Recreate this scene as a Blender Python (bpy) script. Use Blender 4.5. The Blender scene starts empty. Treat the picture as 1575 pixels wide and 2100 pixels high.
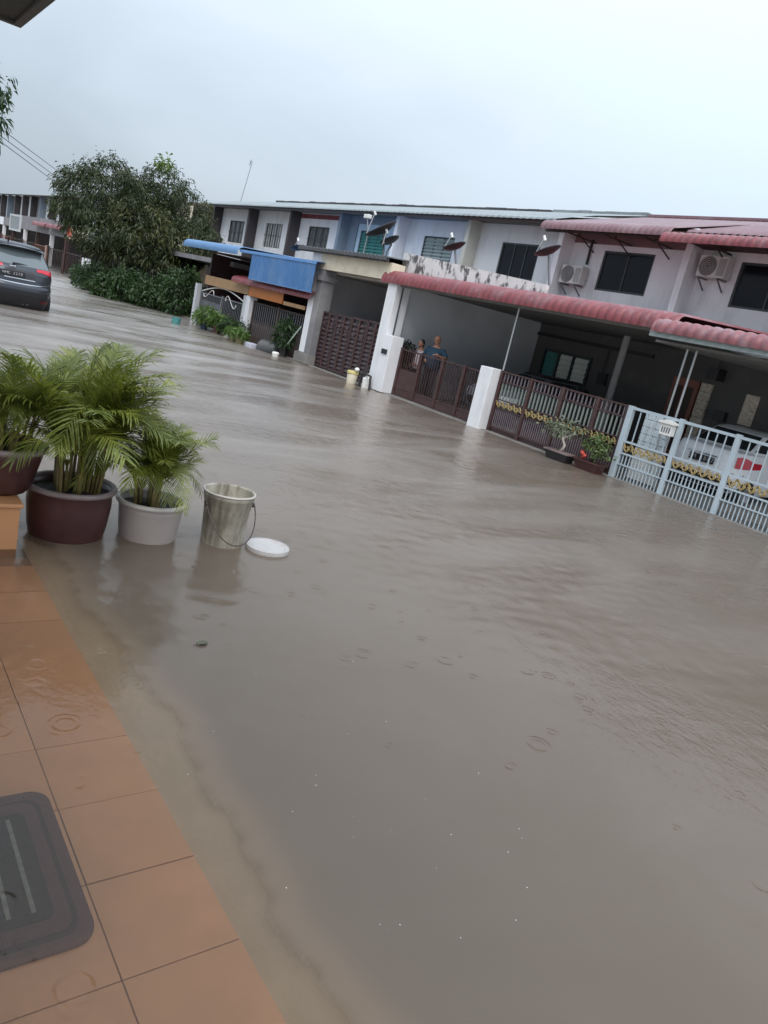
import bpy, bmesh, math, random
import numpy as np
from mathutils import Vector, Matrix
random.seed(7); rng = np.random.default_rng(7)
sc = bpy.context.scene
COL = sc.collection
# ---------------------------------------------------------------- camera
cam = bpy.data.cameras.new("camera"); camo = bpy.data.objects.new("camera", cam); COL.objects.link(camo)
right = Vector((0.7929125, -0.5684943, 0.2193264)); down = Vector((0.0234118, -0.3312545, -0.9432510)); fwd = Vector((0.6088856, 0.7530503, -0.2493463))
m = Matrix((right, -down, -fwd)).transposed().to_4x4(); m.translation = Vector((0, 0, 2.0))
camo.matrix_world = m
cam.sensor_width = 36; cam.lens = 36 * 1520 / 2100; cam.clip_start = 0.05; cam.clip_end = 3000
sc.camera = camo
# ---------------------------------------------------------------- sky and sun
SUN_EL, SUN_AZ = math.radians(52), math.radians(212)     # azimuth from +Y towards +X
sdir = Vector((math.sin(SUN_AZ) * math.cos(SUN_EL), math.cos(SUN_AZ) * math.cos(SUN_EL), math.sin(SUN_EL)))
w = bpy.data.worlds.new("World"); sc.world = w; w.use_nodes = True
nt = w.node_tree; N = nt.nodes; L = nt.links; N.clear()
def nd(tree, t, **k):
    n = tree.nodes.new(t)
    for a, b in k.items(): setattr(n, a, b)
    return n
out = nd(nt, 'ShaderNodeOutputWorld'); bg = nd(nt, 'ShaderNodeBackground')
sky = nd(nt, 'ShaderNodeTexSky', sky_type='NISHITA', sun_disc=False, sun_elevation=SUN_EL, sun_rotation=SUN_AZ, air_density=1.0, dust_density=3.0)
skm = nd(nt, 'ShaderNodeVectorMath', operation='SCALE'); skm.inputs['Scale'].default_value = 0.06
L.new(sky.outputs[0], skm.inputs[0])
tc = nd(nt, 'ShaderNodeTexCoord')
dot = nd(nt, 'ShaderNodeVectorMath', operation='DOT_PRODUCT'); dot.inputs[1].default_value = Vector((0.86, -0.42, 0.29)).normalized()
L.new(tc.outputs['Generated'], dot.inputs[0])
mr = nd(nt, 'ShaderNodeMapRange', interpolation_type='SMOOTHSTEP'); mr.inputs[1].default_value = -0.35; mr.inputs[2].default_value = 0.72
L.new(dot.outputs['Value'], mr.inputs[0])
mp = nd(nt, 'ShaderNodeMapping'); mp.inputs['Scale'].default_value = (1.0, 1.0, 2.6); L.new(tc.outputs['Generated'], mp.inputs[0])
nz = nd(nt, 'ShaderNodeTexNoise'); nz.inputs['Scale'].default_value = 2.3; nz.inputs['Detail'].default_value = 4; nz.inputs['Roughness'].default_value = 0.45; nz.inputs['Distortion'].default_value = 0.5
L.new(mp.outputs[0], nz.inputs['Vector'])
ad = nd(nt, 'ShaderNodeMath', operation='MULTIPLY_ADD'); ad.inputs[1].default_value = 1.15; L.new(nz.outputs[0], ad.inputs[0])
sb = nd(nt, 'ShaderNodeMath', operation='ADD'); sb.inputs[1].default_value = -0.53; L.new(mr.outputs[0], sb.inputs[0]); L.new(sb.outputs[0], ad.inputs[2])
rp = nd(nt, 'ShaderNodeValToRGB'); L.new(ad.outputs[0], rp.inputs[0])
rp.color_ramp.elements[0].position = 0.0; rp.color_ramp.elements[0].color = (0.40, 0.465, 0.53, 1)
rp.color_ramp.elements[1].position = 1.0; rp.color_ramp.elements[1].color = (0.52, 0.61, 0.70, 1)
e = rp.color_ramp.elements.new(0.5); e.color = (0.505, 0.575, 0.65, 1)
mx = nd(nt, 'ShaderNodeMixRGB'); mx.inputs[0].default_value = 0.88
L.new(skm.outputs[0], mx.inputs[1]); L.new(rp.outputs[0], mx.inputs[2]); # an overcast sky is about twice as bright overhead as near the horizon (CIE overcast sky)
nrm_ = nd(nt, 'ShaderNodeVectorMath', operation='NORMALIZE'); L.new(tc.outputs['Generated'], nrm_.inputs[0])
sepz = nd(nt, 'ShaderNodeSeparateXYZ'); L.new(nrm_.outputs[0], sepz.inputs[0])
zc = nd(nt, 'ShaderNodeMath', operation='MAXIMUM'); zc.inputs[1].default_value = 0.0; L.new(sepz.outputs[2], zc.inputs[0])
cie = nd(nt, 'ShaderNodeMath', operation='MULTIPLY_ADD'); cie.inputs[1].default_value = 1.35; cie.inputs[2].default_value = 0.66; L.new(zc.outputs[0], cie.inputs[0])
L.new(mx.outputs[0], bg.inputs[0]); L.new(cie.outputs[0], bg.inputs[1])
L.new(bg.outputs[0], out.inputs[0])
sl = bpy.data.lights.new("sun", 'SUN'); sl.energy = 1.4; sl.angle = math.radians(50); sl.color = (1.0, 0.96, 0.9)
slo = bpy.data.objects.new("sun", sl); COL.objects.link(slo); slo.rotation_euler = (-sdir).to_track_quat('-Z', 'Y').to_euler()
sc.view_settings.view_transform = 'Standard'; sc.view_settings.look = 'None'; sc.view_settings.gamma = 1; sc.view_settings.exposure = 0.8
sc.cycles.use_denoising = True; sc.cycles.max_bounces = 8; sc.cycles.transparent_max_bounces = 24
# ---------------------------------------------------------------- materials
MAT = {}
def M(name, col, rough=0.6, var=0.12, scale=3.0, metal=0.0, bump=0.0, bscale=40.0, dirt=None, dscale=2.0, damt=0.4, stretch=None, spec=0.5, trans=False, dlo=0.5, dhi=0.72):
    if name in MAT: return MAT[name]
    m = bpy.data.materials.new(name); m.use_nodes = True; t = m.node_tree; b = t.nodes['Principled BSDF']
    geo = nd(t, 'ShaderNodeNewGeometry'); src = geo.outputs['Position']
    n1 = nd(t, 'ShaderNodeTexNoise'); n1.inputs['Scale'].default_value = scale; n1.inputs['Detail'].default_value = 5; t.links.new(src, n1.inputs['Vector'])
    mixc = nd(t, 'ShaderNodeMixRGB'); t.links.new(n1.outputs[0], mixc.inputs[0])
    mixc.inputs[1].default_value = (*[max(0, c * (1 - 2 * var)) for c in col], 1); mixc.inputs[2].default_value = (*[c * (1 + 2 * var) for c in col], 1)
    res = mixc.outputs[0]
    if dirt:
        n2 = nd(t, 'ShaderNodeTexNoise'); n2.inputs['Scale'].default_value = dscale; n2.inputs['Detail'].default_value = 8; n2.inputs['Roughness'].default_value = 0.65
        if stretch:
            mpp = nd(t, 'ShaderNodeMapping'); mpp.inputs['Scale'].default_value = stretch; t.links.new(src, mpp.inputs[0]); t.links.new(mpp.outputs[0], n2.inputs['Vector'])
        else: t.links.new(src, n2.inputs['Vector'])
        r = nd(t, 'ShaderNodeMapRange'); r.inputs[1].default_value = dlo; r.inputs[2].default_value = dhi; r.inputs[3].default_value = 0.0; r.inputs[4].default_value = damt; t.links.new(n2.outputs[0], r.inputs[0])
        mix2 = nd(t, 'ShaderNodeMixRGB'); t.links.new(r.outputs[0], mix2.inputs[0]); t.links.new(res, mix2.inputs[1]); mix2.inputs[2].default_value = (*dirt, 1); res = mix2.outputs[0]
    t.links.new(res, b.inputs['Base Color'])
    b.inputs['Roughness'].default_value = rough; b.inputs['Metallic'].default_value = metal; b.inputs['Specular IOR Level'].default_value = spec
    if bump:
        n3 = nd(t, 'ShaderNodeTexNoise'); n3.inputs['Scale'].default_value = bscale; n3.inputs['Detail'].default_value = 4; t.links.new(src, n3.inputs['Vector'])
        bp = nd(t, 'ShaderNodeBump'); bp.inputs['Strength'].default_value = bump; bp.inputs['Distance'].default_value = 0.02; t.links.new(n3.outputs[0], bp.inputs['Height']); t.links.new(bp.outputs[0], b.inputs['Normal'])
    if trans:
        tl = nd(t, 'ShaderNodeBsdfTranslucent'); t.links.new(res, tl.inputs[0]); ms = nd(t, 'ShaderNodeMixShader'); ms.inputs[0].default_value = 0.3
        t.links.new(b.outputs[0], ms.inputs[1]); t.links.new(tl.outputs[0], ms.inputs[2]); t.links.new(ms.outputs[0], t.nodes['Material Output'].inputs[0])
    MAT[name] = m; return m
DIRT = (0.16, 0.145, 0.13)
white = M('white_wall_paint', (0.70, 0.705, 0.735), 0.75, 0.05, 1.5, dirt=(0.27, 0.26, 0.26), dscale=1.5, damt=0.4, stretch=(1.2, 1.2, 0.3), bump=0.15)
cream = M('cream_wall_paint', (0.62, 0.56, 0.44), 0.8, 0.06, dirt=DIRT, damt=0.35)
beige = M('beige_fin_paint', (0.5, 0.49, 0.45), 0.75, 0.06, dirt=DIRT, damt=0.3)
brownfin = M('dark_brown_paint', (0.045, 0.038, 0.042), 0.6, 0.15)
blueg = M('slate_blue_paint', (0.16, 0.20, 0.25), 0.6, 0.1)
bluewall = M('pale_blue_wall', (0.38, 0.48, 0.56), 0.7, 0.06)
greywall = M('bare_cement', (0.19, 0.186, 0.2), 0.85, 0.12, 1.2, dirt=(0.36, 0.35, 0.35), dscale=0.9, damt=0.5, bump=0.3)
porchwall = M('porch_wall_grey', (0.46, 0.48, 0.51), 0.75, 0.05, 1.0, dirt=(0.25, 0.25, 0.26), dscale=0.8, damt=0.3)
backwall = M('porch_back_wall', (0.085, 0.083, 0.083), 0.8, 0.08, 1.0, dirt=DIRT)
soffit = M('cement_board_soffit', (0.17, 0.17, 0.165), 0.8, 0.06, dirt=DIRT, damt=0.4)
concrete = M('wet_concrete', (0.2, 0.19, 0.18), 0.6, 0.15, 2.0, dirt=(0.1, 0.09, 0.08), dscale=1.5, damt=0.6, bump=0.3)
mildew = M('mildewed_parapet', (0.6, 0.59, 0.59), 0.85, 0.06, 2.0, dirt=(0.06, 0.055, 0.055), dscale=3.6, damt=0.95, bump=0.2, dlo=0.50, dhi=0.60, stretch=(1, 1.2, 0.8))
red = M('red_metal_roofing', (0.19, 0.045, 0.052), 0.4, 0.22, 2.5, dirt=(0.22, 0.14, 0.155), dscale=3.0, damt=0.7)
redold = M('faded_red_roofing', (0.19, 0.105, 0.12), 0.45, 0.15, 1.5, dirt=(0.23, 0.19, 0.2), dscale=1.5, damt=0.6)
greyroof = M('grey_roof_sheet', (0.22, 0.25, 0.26), 0.5, 0.12, 1.0, dirt=(0.12, 0.12, 0.12), dscale=1.2, damt=0.6)
blackroof = M('blackened_roof_edge', (0.05, 0.05, 0.055), 0.6, 0.2)
bluemetal = M('blue_metal_sheet', (0.045, 0.145, 0.34), 0.4, 0.08, 1.2, dirt=(0.16, 0.25, 0.38), dscale=1.3, damt=0.5)
bluelip = M('pale_blue_metal', (0.085, 0.185, 0.35), 0.4, 0.1, 2.0)
gutterm = M('grey_green_gutter', (0.24, 0.28, 0.28), 0.45, 0.1)
orange = M('orange_panel', (0.38, 0.115, 0.015), 0.55, 0.12, 3, dirt=(0.3, 0.1, 0.02), damt=0.5)
tanpanel = M('tan_panel', (0.33, 0.2, 0.1), 0.6, 0.1, 3, dirt=(0.2, 0.11, 0.05), damt=0.5)
maroon = M('maroon_gate_paint', (0.050, 0.022, 0.022), 0.55, 0.2, 4, dirt=(0.09, 0.055, 0.045), dscale=5, damt=0.6)
maroon2 = M('dark_maroon_gate', (0.042, 0.020, 0.022), 0.5, 0.2, 6, dirt=(0.085, 0.05, 0.055), dscale=5, damt=0.5)
mauve = M('mauve_bar_paint', (0.15, 0.12, 0.135), 0.5, 0.1)
sage = M('pale_sage_bar', (0.2, 0.225, 0.205), 0.5, 0.1)
bluegrey = M('blue_grey_gate_paint', (0.38, 0.45, 0.50), 0.4, 0.08, 4, dirt=(0.3, 0.3, 0.3), damt=0.3)
gold = M('gold_paint', (0.34, 0.25, 0.10), 0.4, 0.25, 9, dirt=(0.16, 0.11, 0.04), dscale=9, damt=0.7)
greymetal = M('grey_gate_metal', (0.13, 0.135, 0.15), 0.5, 0.15)
steel = M('galvanised_steel', (0.42, 0.43, 0.44), 0.35, 0.1, metal=0.6)
black = M('black_plastic', (0.018, 0.018, 0.02), 0.45, 0.2)
darkdish = M('dark_dish', (0.045, 0.038, 0.04), 0.5, 0.2)
windowdark = M('dark_window_glass', (0.008, 0.009, 0.014), 0.12, 0.1, spec=0.2)
windowgrey = M('frosted_louvre_glass', (0.30, 0.35, 0.34), 0.25, 0.12, 3)
windowteal = M('teal_louvre_glass', (0.06, 0.22, 0.20), 0.2, 0.15, 4)
framedark = M('dark_window_frame', (0.035, 0.045, 0.048), 0.5, 0.15)
curtain = M('grey_window_glass', (0.14, 0.15, 0.155), 0.15, 0.2, 5)
whitepl = M('white_plastic', (0.68, 0.68, 0.66), 0.5, 0.05, 5, dirt=(0.45, 0.42, 0.38), dscale=4, damt=0.3)
offwhite = M('ac_casing', (0.55, 0.54, 0.53), 0.5, 0.05, dirt=DIRT, damt=0.25)
woodred = M('red_brown_door', (0.2, 0.075, 0.05), 0.5, 0.2, 4)
patterned = M('patterned_panel', (0.55, 0.5, 0.42), 0.6, 0.25, 16, dirt=(0.2, 0.1, 0.05), dscale=14, damt=0.8)
leafm = M('mango_leaf', (0.036, 0.052, 0.018), 0.5, 0.45, 1.1, dirt=(0.095, 0.095, 0.035), dscale=0.9, damt=0.7, trans=True)
leafy = M('young_mango_leaf', (0.10, 0.15, 0.03), 0.5, 0.2, 1.0, trans=True)
hedgem = M('hedge_leaf', (0.026, 0.058, 0.016), 0.5, 0.4, 1.5, dirt=(0.07, 0.12, 0.03), dscale=1.3, damt=0.7, trans=True)
shrubm = M('bright_shrub_leaf', (0.09, 0.16, 0.035), 0.5, 0.3, 3, trans=True)
palm = M('palm_leaflet', (0.15, 0.18, 0.024), 0.42, 0.5, 5, dirt=(0.40, 0.39, 0.08), dscale=5, damt=0.75, trans=True)
palmstem = M('palm_stem', (0.17, 0.13, 0.04), 0.55, 0.3, 14, dirt=(0.07, 0.045, 0.02), dscale=8, damt=0.7)
bark = M('bark', (0.05, 0.04, 0.035), 0.9, 0.3, 8, bump=0.5)
soil = M('wet_soil', (0.022, 0.018, 0.015), 0.8, 0.4, 25, bump=1.0, bscale=60)
potmar = M('maroon_glazed_pot', (0.06, 0.022, 0.022), 0.3, 0.2, 6, dirt=(0.10, 0.06, 0.05), dscale=5, damt=0.4)
potrim = M('worn_pot_rim', (0.20, 0.15, 0.145), 0.45, 0.2, 9)
potwhite = M('pale_pot', (0.33, 0.28, 0.26), 0.5, 0.05, 4, dirt=(0.25, 0.2, 0.17), dscale=4, damt=0.4)
potrimw = M('pale_pot_rim', (0.43, 0.39, 0.36), 0.4, 0.08, 8)
pail = M('stained_white_pail', (0.34, 0.31, 0.25), 0.6, 0.2, 8, dirt=(0.075, 0.06, 0.035), dscale=9, damt=0.85, stretch=(1.6, 1.6, 0.35), dlo=0.40, dhi=0.68)
rustw = M('rusty_wire', (0.06, 0.04, 0.035), 0.6, 0.2)
terra = M('orange_plinth_tile', (0.50, 0.235, 0.105), 0.4, 0.08, 3, dirt=(0.3, 0.13, 0.05), dscale=3, damt=0.4)
tilem = M('terracotta_floor_tile', (0.53, 0.295, 0.17), 0.35, 0.06, 2.5, dirt=(0.42, 0.24, 0.14), dscale=3.4, damt=0.7, dlo=0.44)
grout = M('dark_grout', (0.20, 0.125, 0.09), 0.8, 0.2, 10)
cement = M('rough_cement_apron', (0.40, 0.335, 0.265), 0.85, 0.12, 4, dirt=(0.34, 0.29, 0.22), dscale=3, damt=0.7, bump=0.4)
asphalt = M('silted_asphalt', (0.05, 0.047, 0.042), 0.9, 0.2, 2.0)
matb = M('mat_border_rubber', (0.08, 0.04, 0.05), 0.8, 0.2, 20, bump=0.4)
matc = M('mat_centre', (0.018, 0.019, 0.025), 0.85, 0.25, 30, bump=0.5)
mats = M('mat_stripe', (0.19, 0.21, 0.21), 0.8, 0.25, 30)
tyre = M('tyre_rubber', (0.02, 0.02, 0.02), 0.8, 0.1)
chrome = M('chrome', (0.55, 0.56, 0.58), 0.2, 0.05, metal=0.9)
suvp = M('slate_grey_car_paint', (0.055, 0.06, 0.072), 0.22, 0.05, metal=0.45)
suvdark = M('black_bumper_plastic', (0.022, 0.022, 0.026), 0.5, 0.1)
carsil = M('silver_car_paint', (0.22, 0.23, 0.26), 0.25, 0.05, metal=0.5)
carwhite = M('white_car_paint', (0.82, 0.83, 0.86), 0.2, 0.03)
carglass = M('car_glass', (0.02, 0.026, 0.03), 0.05, 0.05, spec=1.0)
hatchglass = M('hatch_glass', (0.10, 0.12, 0.13), 0.08, 0.05, spec=1.0)
taill = M('red_lamp_lens', (0.55, 0.02, 0.04), 0.15, 0.15, 20)
skin = M('skin', (0.30, 0.145, 0.095), 0.55, 0.06)
teal_s = M('teal_tshirt', (0.012, 0.042, 0.075), 0.85, 0.15, 8)
hairm = M('black_hair', (0.012, 0.01, 0.01), 0.6, 0.2)
greyhair = M('short_grey_hair', (0.12, 0.10, 0.09), 0.8, 0.2)
blouse = M('printed_blouse', (0.5, 0.43, 0.45), 0.85, 0.1, 12, dirt=(0.06, 0.035, 0.05), dscale=9, damt=0.95)
darkcloth = M('dark_cloth', (0.03, 0.03, 0.035), 0.9, 0.2, 8)
yellowpl = M('yellow_plastic', (0.5, 0.44, 0.18), 0.5, 0.1, 6, dirt=(0.3, 0.25, 0.1), damt=0.4)
tealpl = M('teal_plastic', (0.06, 0.22, 0.22), 0.5, 0.1)
flower = M('red_flower', (0.45, 0.06, 0.04), 0.6, 0.2)
foam = M('foam_bubble', (0.5, 0.5, 0.5), 0.2, 0.02)
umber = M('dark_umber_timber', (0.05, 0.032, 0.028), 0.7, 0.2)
paleblack = M('plate_black', (0.015, 0.015, 0.02), 0.4, 0.1)
platew = M('plate_white', (0.4, 0.4, 0.41), 0.5, 0.02)
# ---------------------------------------------------------------- mesh helpers
ORG = {}
def link(o, parent=None, org=None):
    COL.objects.link(o)
    if parent is not None: o.parent = parent
    ORG[o.name] = org if org is not None else (ORG[parent.name] if parent is not None else o.location.copy())
    return o
def thing(name, label, cat, loc, group=None):
    o = bpy.data.objects.new(name, None); o.empty_display_size = 0.2; o.location = Vector(loc)
    link(o, None, Vector(loc)); o['label'] = label; o['category'] = cat
    if group: o['group'] = group
    return o
def tag(o, label, cat, group=None):
    o['label'] = label; o['category'] = cat
    if group: o['group'] = group
    return o
def struct(o): o['kind'] = 'structure'; return o
class MB:
    def __init__(s): s.v = []; s.f = []
    def add(s, v, f):
        b = len(s.v); s.v += [tuple(p) for p in v]; s.f += [tuple(i + b for i in q) for q in f]; return s
    def box(s, x0, x1, y0, y1, z0, z1):
        v = [(x0,y0,z0),(x1,y0,z0),(x1,y1,z0),(x0,y1,z0),(x0,y0,z1),(x1,y0,z1),(x1,y1,z1),(x0,y1,z1)]
        return s.add(v, [(0,3,2,1),(4,5,6,7),(0,1,5,4),(1,2,6,5),(2,3,7,6),(3,0,4,7)])
    def obox(s, c, size, mat):
        b = MB().box(-size[0]/2, size[0]/2, -size[1]/2, size[1]/2, -size[2]/2, size[2]/2)
        return s.add([Vector(c) + mat @ Vector(p) for p in b.v], b.f)
    def poly(s, pts, d):                                    # extrude polygon pts by vector d
        n = len(pts); d = Vector(d); v = [Vector(p) for p in pts] + [Vector(p) + d for p in pts]
        return s.add(v, [tuple(range(n))[::-1], tuple(range(n, 2*n))] + [(i, (i+1) % n, n + (i+1) % n, n + i) for i in range(n)])
    def path(s, pts, rad, n=8, cap=True):
        pts = [Vector(p) for p in pts]; rad = rad if hasattr(rad, '__len__') else [rad] * len(pts)
        V = []; up = None
        for i, p in enumerate(pts):
            t = (pts[min(i+1, len(pts)-1)] - pts[max(i-1, 0)]).normalized()
            if up is None: up = Vector((0,0,1)) if abs(t.z) < 0.9 else Vector((1,0,0))
            a = t.cross(up).normalized(); b = a.cross(t).normalized(); up = b
            for k in range(n):
                q = 2*math.pi*k/n; V.append(p + rad[i]*(math.cos(q)*a + math.sin(q)*b))
        F = [(i*n+k, i*n+(k+1) % n, (i+1)*n+(k+1) % n, (i+1)*n+k) for i in range(len(pts)-1) for k in range(n)]
        if cap: F += [tuple(range(n))[::-1], tuple(range((len(pts)-1)*n, len(pts)*n))]
        return s.add(V, F)
    def lathe(s, prof, c, n=32, axis=None):
        V = []; c = Vector(c); R = axis if axis is not None else Matrix.Identity(3)
        for r, z in prof:
            for k in range(n):
                q = 2*math.pi*k/n; V.append(c + R @ Vector((r*math.cos(q), r*math.sin(q), z)))
        F = [(i*n+k, i*n+(k+1) % n, (i+1)*n+(k+1) % n, (i+1)*n+k) for i in range(len(prof)-1) for k in range(n)]
        return s.add(V, F)
    def grid(s, fn, nu, nv):
        V = [fn(i/nu, j/nv) for i in range(nu+1) for j in range(nv+1)]
        return s.add(V, [(i*(nv+1)+j, (i+1)*(nv+1)+j, (i+1)*(nv+1)+j+1, i*(nv+1)+j+1) for i in range(nu) for j in range(nv)])
    def mesh(s, name, mat, org=(0,0,0), smooth=False):
        me = bpy.data.meshes.new(name); o = Vector(org)
        me.from_pydata([tuple(Vector(p) - o) for p in s.v], [], s.f); me.materials.append(mat)
        if smooth: me.polygons.foreach_set('use_smooth', [True]*len(me.polygons))
        me.update(); return me
    def obj(s, name, mat, parent=None, smooth=False, at=None, bevel=0):
        if parent is not None: org = ORG[parent.name]; o = bpy.data.objects.new(name, s.mesh(name, mat, org, smooth)); link(o, parent, org)
        else:
            if at is None:
                a = np.array(s.v); at = ((a[:,0].min()+a[:,0].max())/2, (a[:,1].min()+a[:,1].max())/2, a[:,2].min())
            o = bpy.data.objects.new(name, s.mesh(name, mat, at, smooth)); o.location = at; link(o, None, Vector(at))
        if bevel:
            bv = o.modifiers.new('bevel', 'BEVEL'); bv.width = bevel; bv.segments = 2
        return o
def box(name, b, mat, parent=None, bevel=0): return MB().box(*b).obj(name, mat, parent, bevel=bevel)
def piece(name, me, parent, loc, rot=None, scale=None):
    o = bpy.data.objects.new(name, me); link(o, parent, ORG[parent.name]); o.location = Vector(loc) - ORG[parent.name]
    if rot is not None: o.rotation_euler = rot
    if scale is not None: o.scale = scale
    return o
RX = lambda a: Matrix.Rotation(a, 3, 'X'); RY = lambda a: Matrix.Rotation(a, 3, 'Y'); RZ = lambda a: Matrix.Rotation(a, 3, 'Z')
R90Y = RY(math.pi/2)
# ================================================================ SETTING
g = MB().grid(lambda u, v: (-500 + 1000*u, -400 + 1200*v, -0.40), 4, 4).obj('ground', asphalt, at=(0,0,-0.4)); struct(g)
# porch floor of the viewer's own house: each terracotta tile its own piece on a dark bed
pf = struct(MB().poly([(-1.2, -0.4, -0.395), (-1.2, 5.0, -0.395), (-1.2, 5.0, -0.052), (-1.2, 3.85, -0.052), (-1.2, 2.7, -0.038), (-1.2, -0.4, -0.038)], (2.335, 0, 0)).obj('porch_floor', grout))
TM = [MB().box(0.0025, 0.3825, 0.003, 0.397, -0.012, 0.0).mesh('tile', q) for q in (tilem, M('tile_b', (0.51, 0.29, 0.175), 0.35, 0.08, 2.5, dirt=(0.44, 0.26, 0.16), dscale=3, damt=0.7), M('tile_c', (0.56, 0.32, 0.19), 0.35, 0.08, 2.0, dirt=(0.42, 0.23, 0.13), dscale=2.6, damt=0.8))]
for i in range(3):
    for j in range(11):
        yt = 0.436 + 0.4*j; fall = 0.012*min(1, max(0, (yt + 0.2 - 2.75)/1.1))**1.3
        piece('tile', random.choice(TM), pf, (0.755 - 0.385*i, yt, -0.030 - fall + random.uniform(-0.0012, 0.0012)))
def apron_edge(y): return 1.315 + 0.035*math.sin(y*2.3+1) + 0.022*math.sin(y*7.1) + 0.014*math.sin(y*17.3+2) + 0.008*math.sin(y*41)
def apf(u, v):
    y = -0.4 + 6.0*u; f = 0.012*min(1, max(0, (y - 2.75)/1.1))**1.3
    if v < 0.85: q = v/0.85; return (1.1355 + (apron_edge(y) + 0.16 - 1.1355)*q, y, -0.033 - f - 0.008*min(1, q*1.6))
    q = (v - 0.85)/0.15; return (apron_edge(y) + 0.16 + 0.03*q, y, -0.041 - f - (0.354 - f)*q)
struct(MB().grid(apf, 160, 10).obj('cement_apron', cement, smooth=True))
# flood water: one sheet; its vertices carry the real water depth over the bed
def steps(a, b, s0, s1):
    o = [a]
    while o[-1] < b: o.append(o[-1] + s0 + (s1 - s0)*(o[-1] - a)/(b - a))
    return o
xs = np.unique(np.round(np.concatenate([np.linspace(-300, -1.5, 10), np.arange(-1.5, 1.7, 0.03), np.arange(1.7, 13.2, 0.055), np.arange(13.5, 20, 1.5), np.linspace(22, 300, 8)]), 4))
ys = np.unique(np.round(np.concatenate([np.linspace(-200, 0.3, 6), np.arange(0.4, 5.5, 0.03), np.arange(5.5, 14, 0.055), steps(14, 60, 0.07, 0.4), np.linspace(64, 500, 20)]), 4))
nx, ny = len(xs), len(ys); X, Y = np.meshgrid(xs, ys, indexing='ij')
wr = np.random.default_rng(11)
def waves(n, l0, l1, slope, cdir, spread):
    Z = np.zeros_like(X)
    for _ in range(n):
        lam = math.exp(wr.uniform(math.log(l0), math.log(l1))); kk = 2*math.pi/lam; th = cdir + wr.normal(0, spread)
        Z += slope*math.sqrt(2/n)/kk*np.sin(kk*(X*math.cos(th) + Y*math.sin(th)) + wr.uniform(0, 6.28))
    return Z
patch = np.zeros_like(X)                                    # gusty and calm stretches
for _ in range(14):
    kk = wr.uniform(0.25, 1.1); th = wr.normal(0.35, 0.7); patch += np.sin(kk*(X*math.cos(th) + Y*math.sin(th)) + wr.uniform(0, 6.28))
patch = 0.35 + 0.75/(1 + np.exp(-patch*0.9))
short = waves(60, 0.15, 0.30, 0.062, 0.9, 0.9)*np.clip((19 - Y)/6, 0, 1); longw = waves(26, 0.4, 1.0, 0.012, 0.9, 0.7)
shallow = np.where((X < 1.3) & (Y < 5.2), 0.22, 1.0); near = np.clip((np.hypot(X, Y) - 1.0)/6.0, 0.18, 1.0)
Zw = (short*patch + longw*0.8)*shallow*near
# a small wave train spreading over the tiles from the plinth
rad = np.hypot(X + 0.1, Y - 4.75); Zw += 0.0016*np.exp(-((rad - 1.42)/0.16)**2)*np.sin(2*math.pi*(rad - 1.42)/0.105 + 0.6*np.sin(X*5))*(X < 1.9)
Zw += 0.0011*np.exp(-((rad - 1.05)/0.5)**2)*np.sin(2*math.pi*rad/0.13 + 1.5*np.sin(X*4.2 + Y*3))*(X < 2.2)
Zw *= np.clip((300 - np.abs(X))/100, 0, 1)*(Y < 80)*(Y > 0.2)
D = np.full_like(X, 0.4); ED = 1.315 + 0.035*np.sin(Y*2.3+1) + 0.022*np.sin(Y*7.1) + 0.014*np.sin(Y*17.3+2) + 0.008*np.sin(Y*41)
sh = Y <= 5.6; FALL = 0.026*np.clip((Y - 2.75)/1.1, 0, 1)**1.3; D = np.where(sh & (X < 1.142), 0.030 + FALL, D); D = np.where(sh & (X >= 1.142) & (X < ED), 0.034 + FALL + 0.018*(X-1.142)/(ED-1.142), D); D = np.where(sh & (X >= ED), np.minimum(0.4, 0.052 + FALL + np.maximum(X-ED, 0)*4.5), D)
wm = bpy.data.meshes.new('flood_water'); nv = nx*ny; nf = (nx-1)*(ny-1)
wm.vertices.add(nv); wm.vertices.foreach_set('co', np.stack([X, Y, Zw], -1).astype(np.float32).ravel())
I = (np.arange(nx-1)[:, None]*ny + np.arange(ny-1)[None]).ravel(); Q = np.stack([I, I+ny, I+ny+1, I+1], 1).astype(np.int32)
wm.loops.add(nf*4); wm.loops.foreach_set('vertex_index', Q.ravel()); wm.polygons.add(nf); wm.polygons.foreach_set('loop_start', (np.arange(nf)*4).astype(np.int32)); wm.polygons.foreach_set('loop_total', np.full(nf, 4, np.int32))
wm.polygons.foreach_set('use_smooth', np.ones(nf, bool)); wm.update(calc_edges=True)
at = wm.attributes.new('depth', 'FLOAT', 'POINT'); at.data.foreach_set('value', D.astype(np.float32).ravel())
wmat = bpy.data.materials.new('murky_flood_water'); wmat.use_nodes = True; t = wmat.node_tree; t.nodes.clear()
def W(tp, **k): return nd(t, tp, **k)
def math_(op, a, b=None, c=None):
    n = W('ShaderNodeMath', operation=op)
    for i, q in enumerate((a, b, c)):
        if q is None: continue
        if isinstance(q, (int, float)): n.inputs[i].default_value = q
        else: t.links.new(q, n.inputs[i])
    return n.outputs[0]
geo = W('ShaderNodeNewGeometry'); pos = geo.outputs['Position']
def noise(scale, detail=2, rough=0.5, st=(1,1,1), dist=0.0, rot=0.0):
    mpn = W('ShaderNodeMapping'); mpn.inputs['Scale'].default_value = st; mpn.inputs['Rotation'].default_value = (0, 0, rot); t.links.new(pos, mpn.inputs[0])
    n = W('ShaderNodeTexNoise'); n.inputs['Scale'].default_value = scale; n.inputs['Detail'].default_value = detail; n.inputs['Roughness'].default_value = rough; n.inputs['Distortion'].default_value = dist
    t.links.new(mpn.outputs[0], n.inputs['Vector']); return n.outputs[0]
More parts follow.
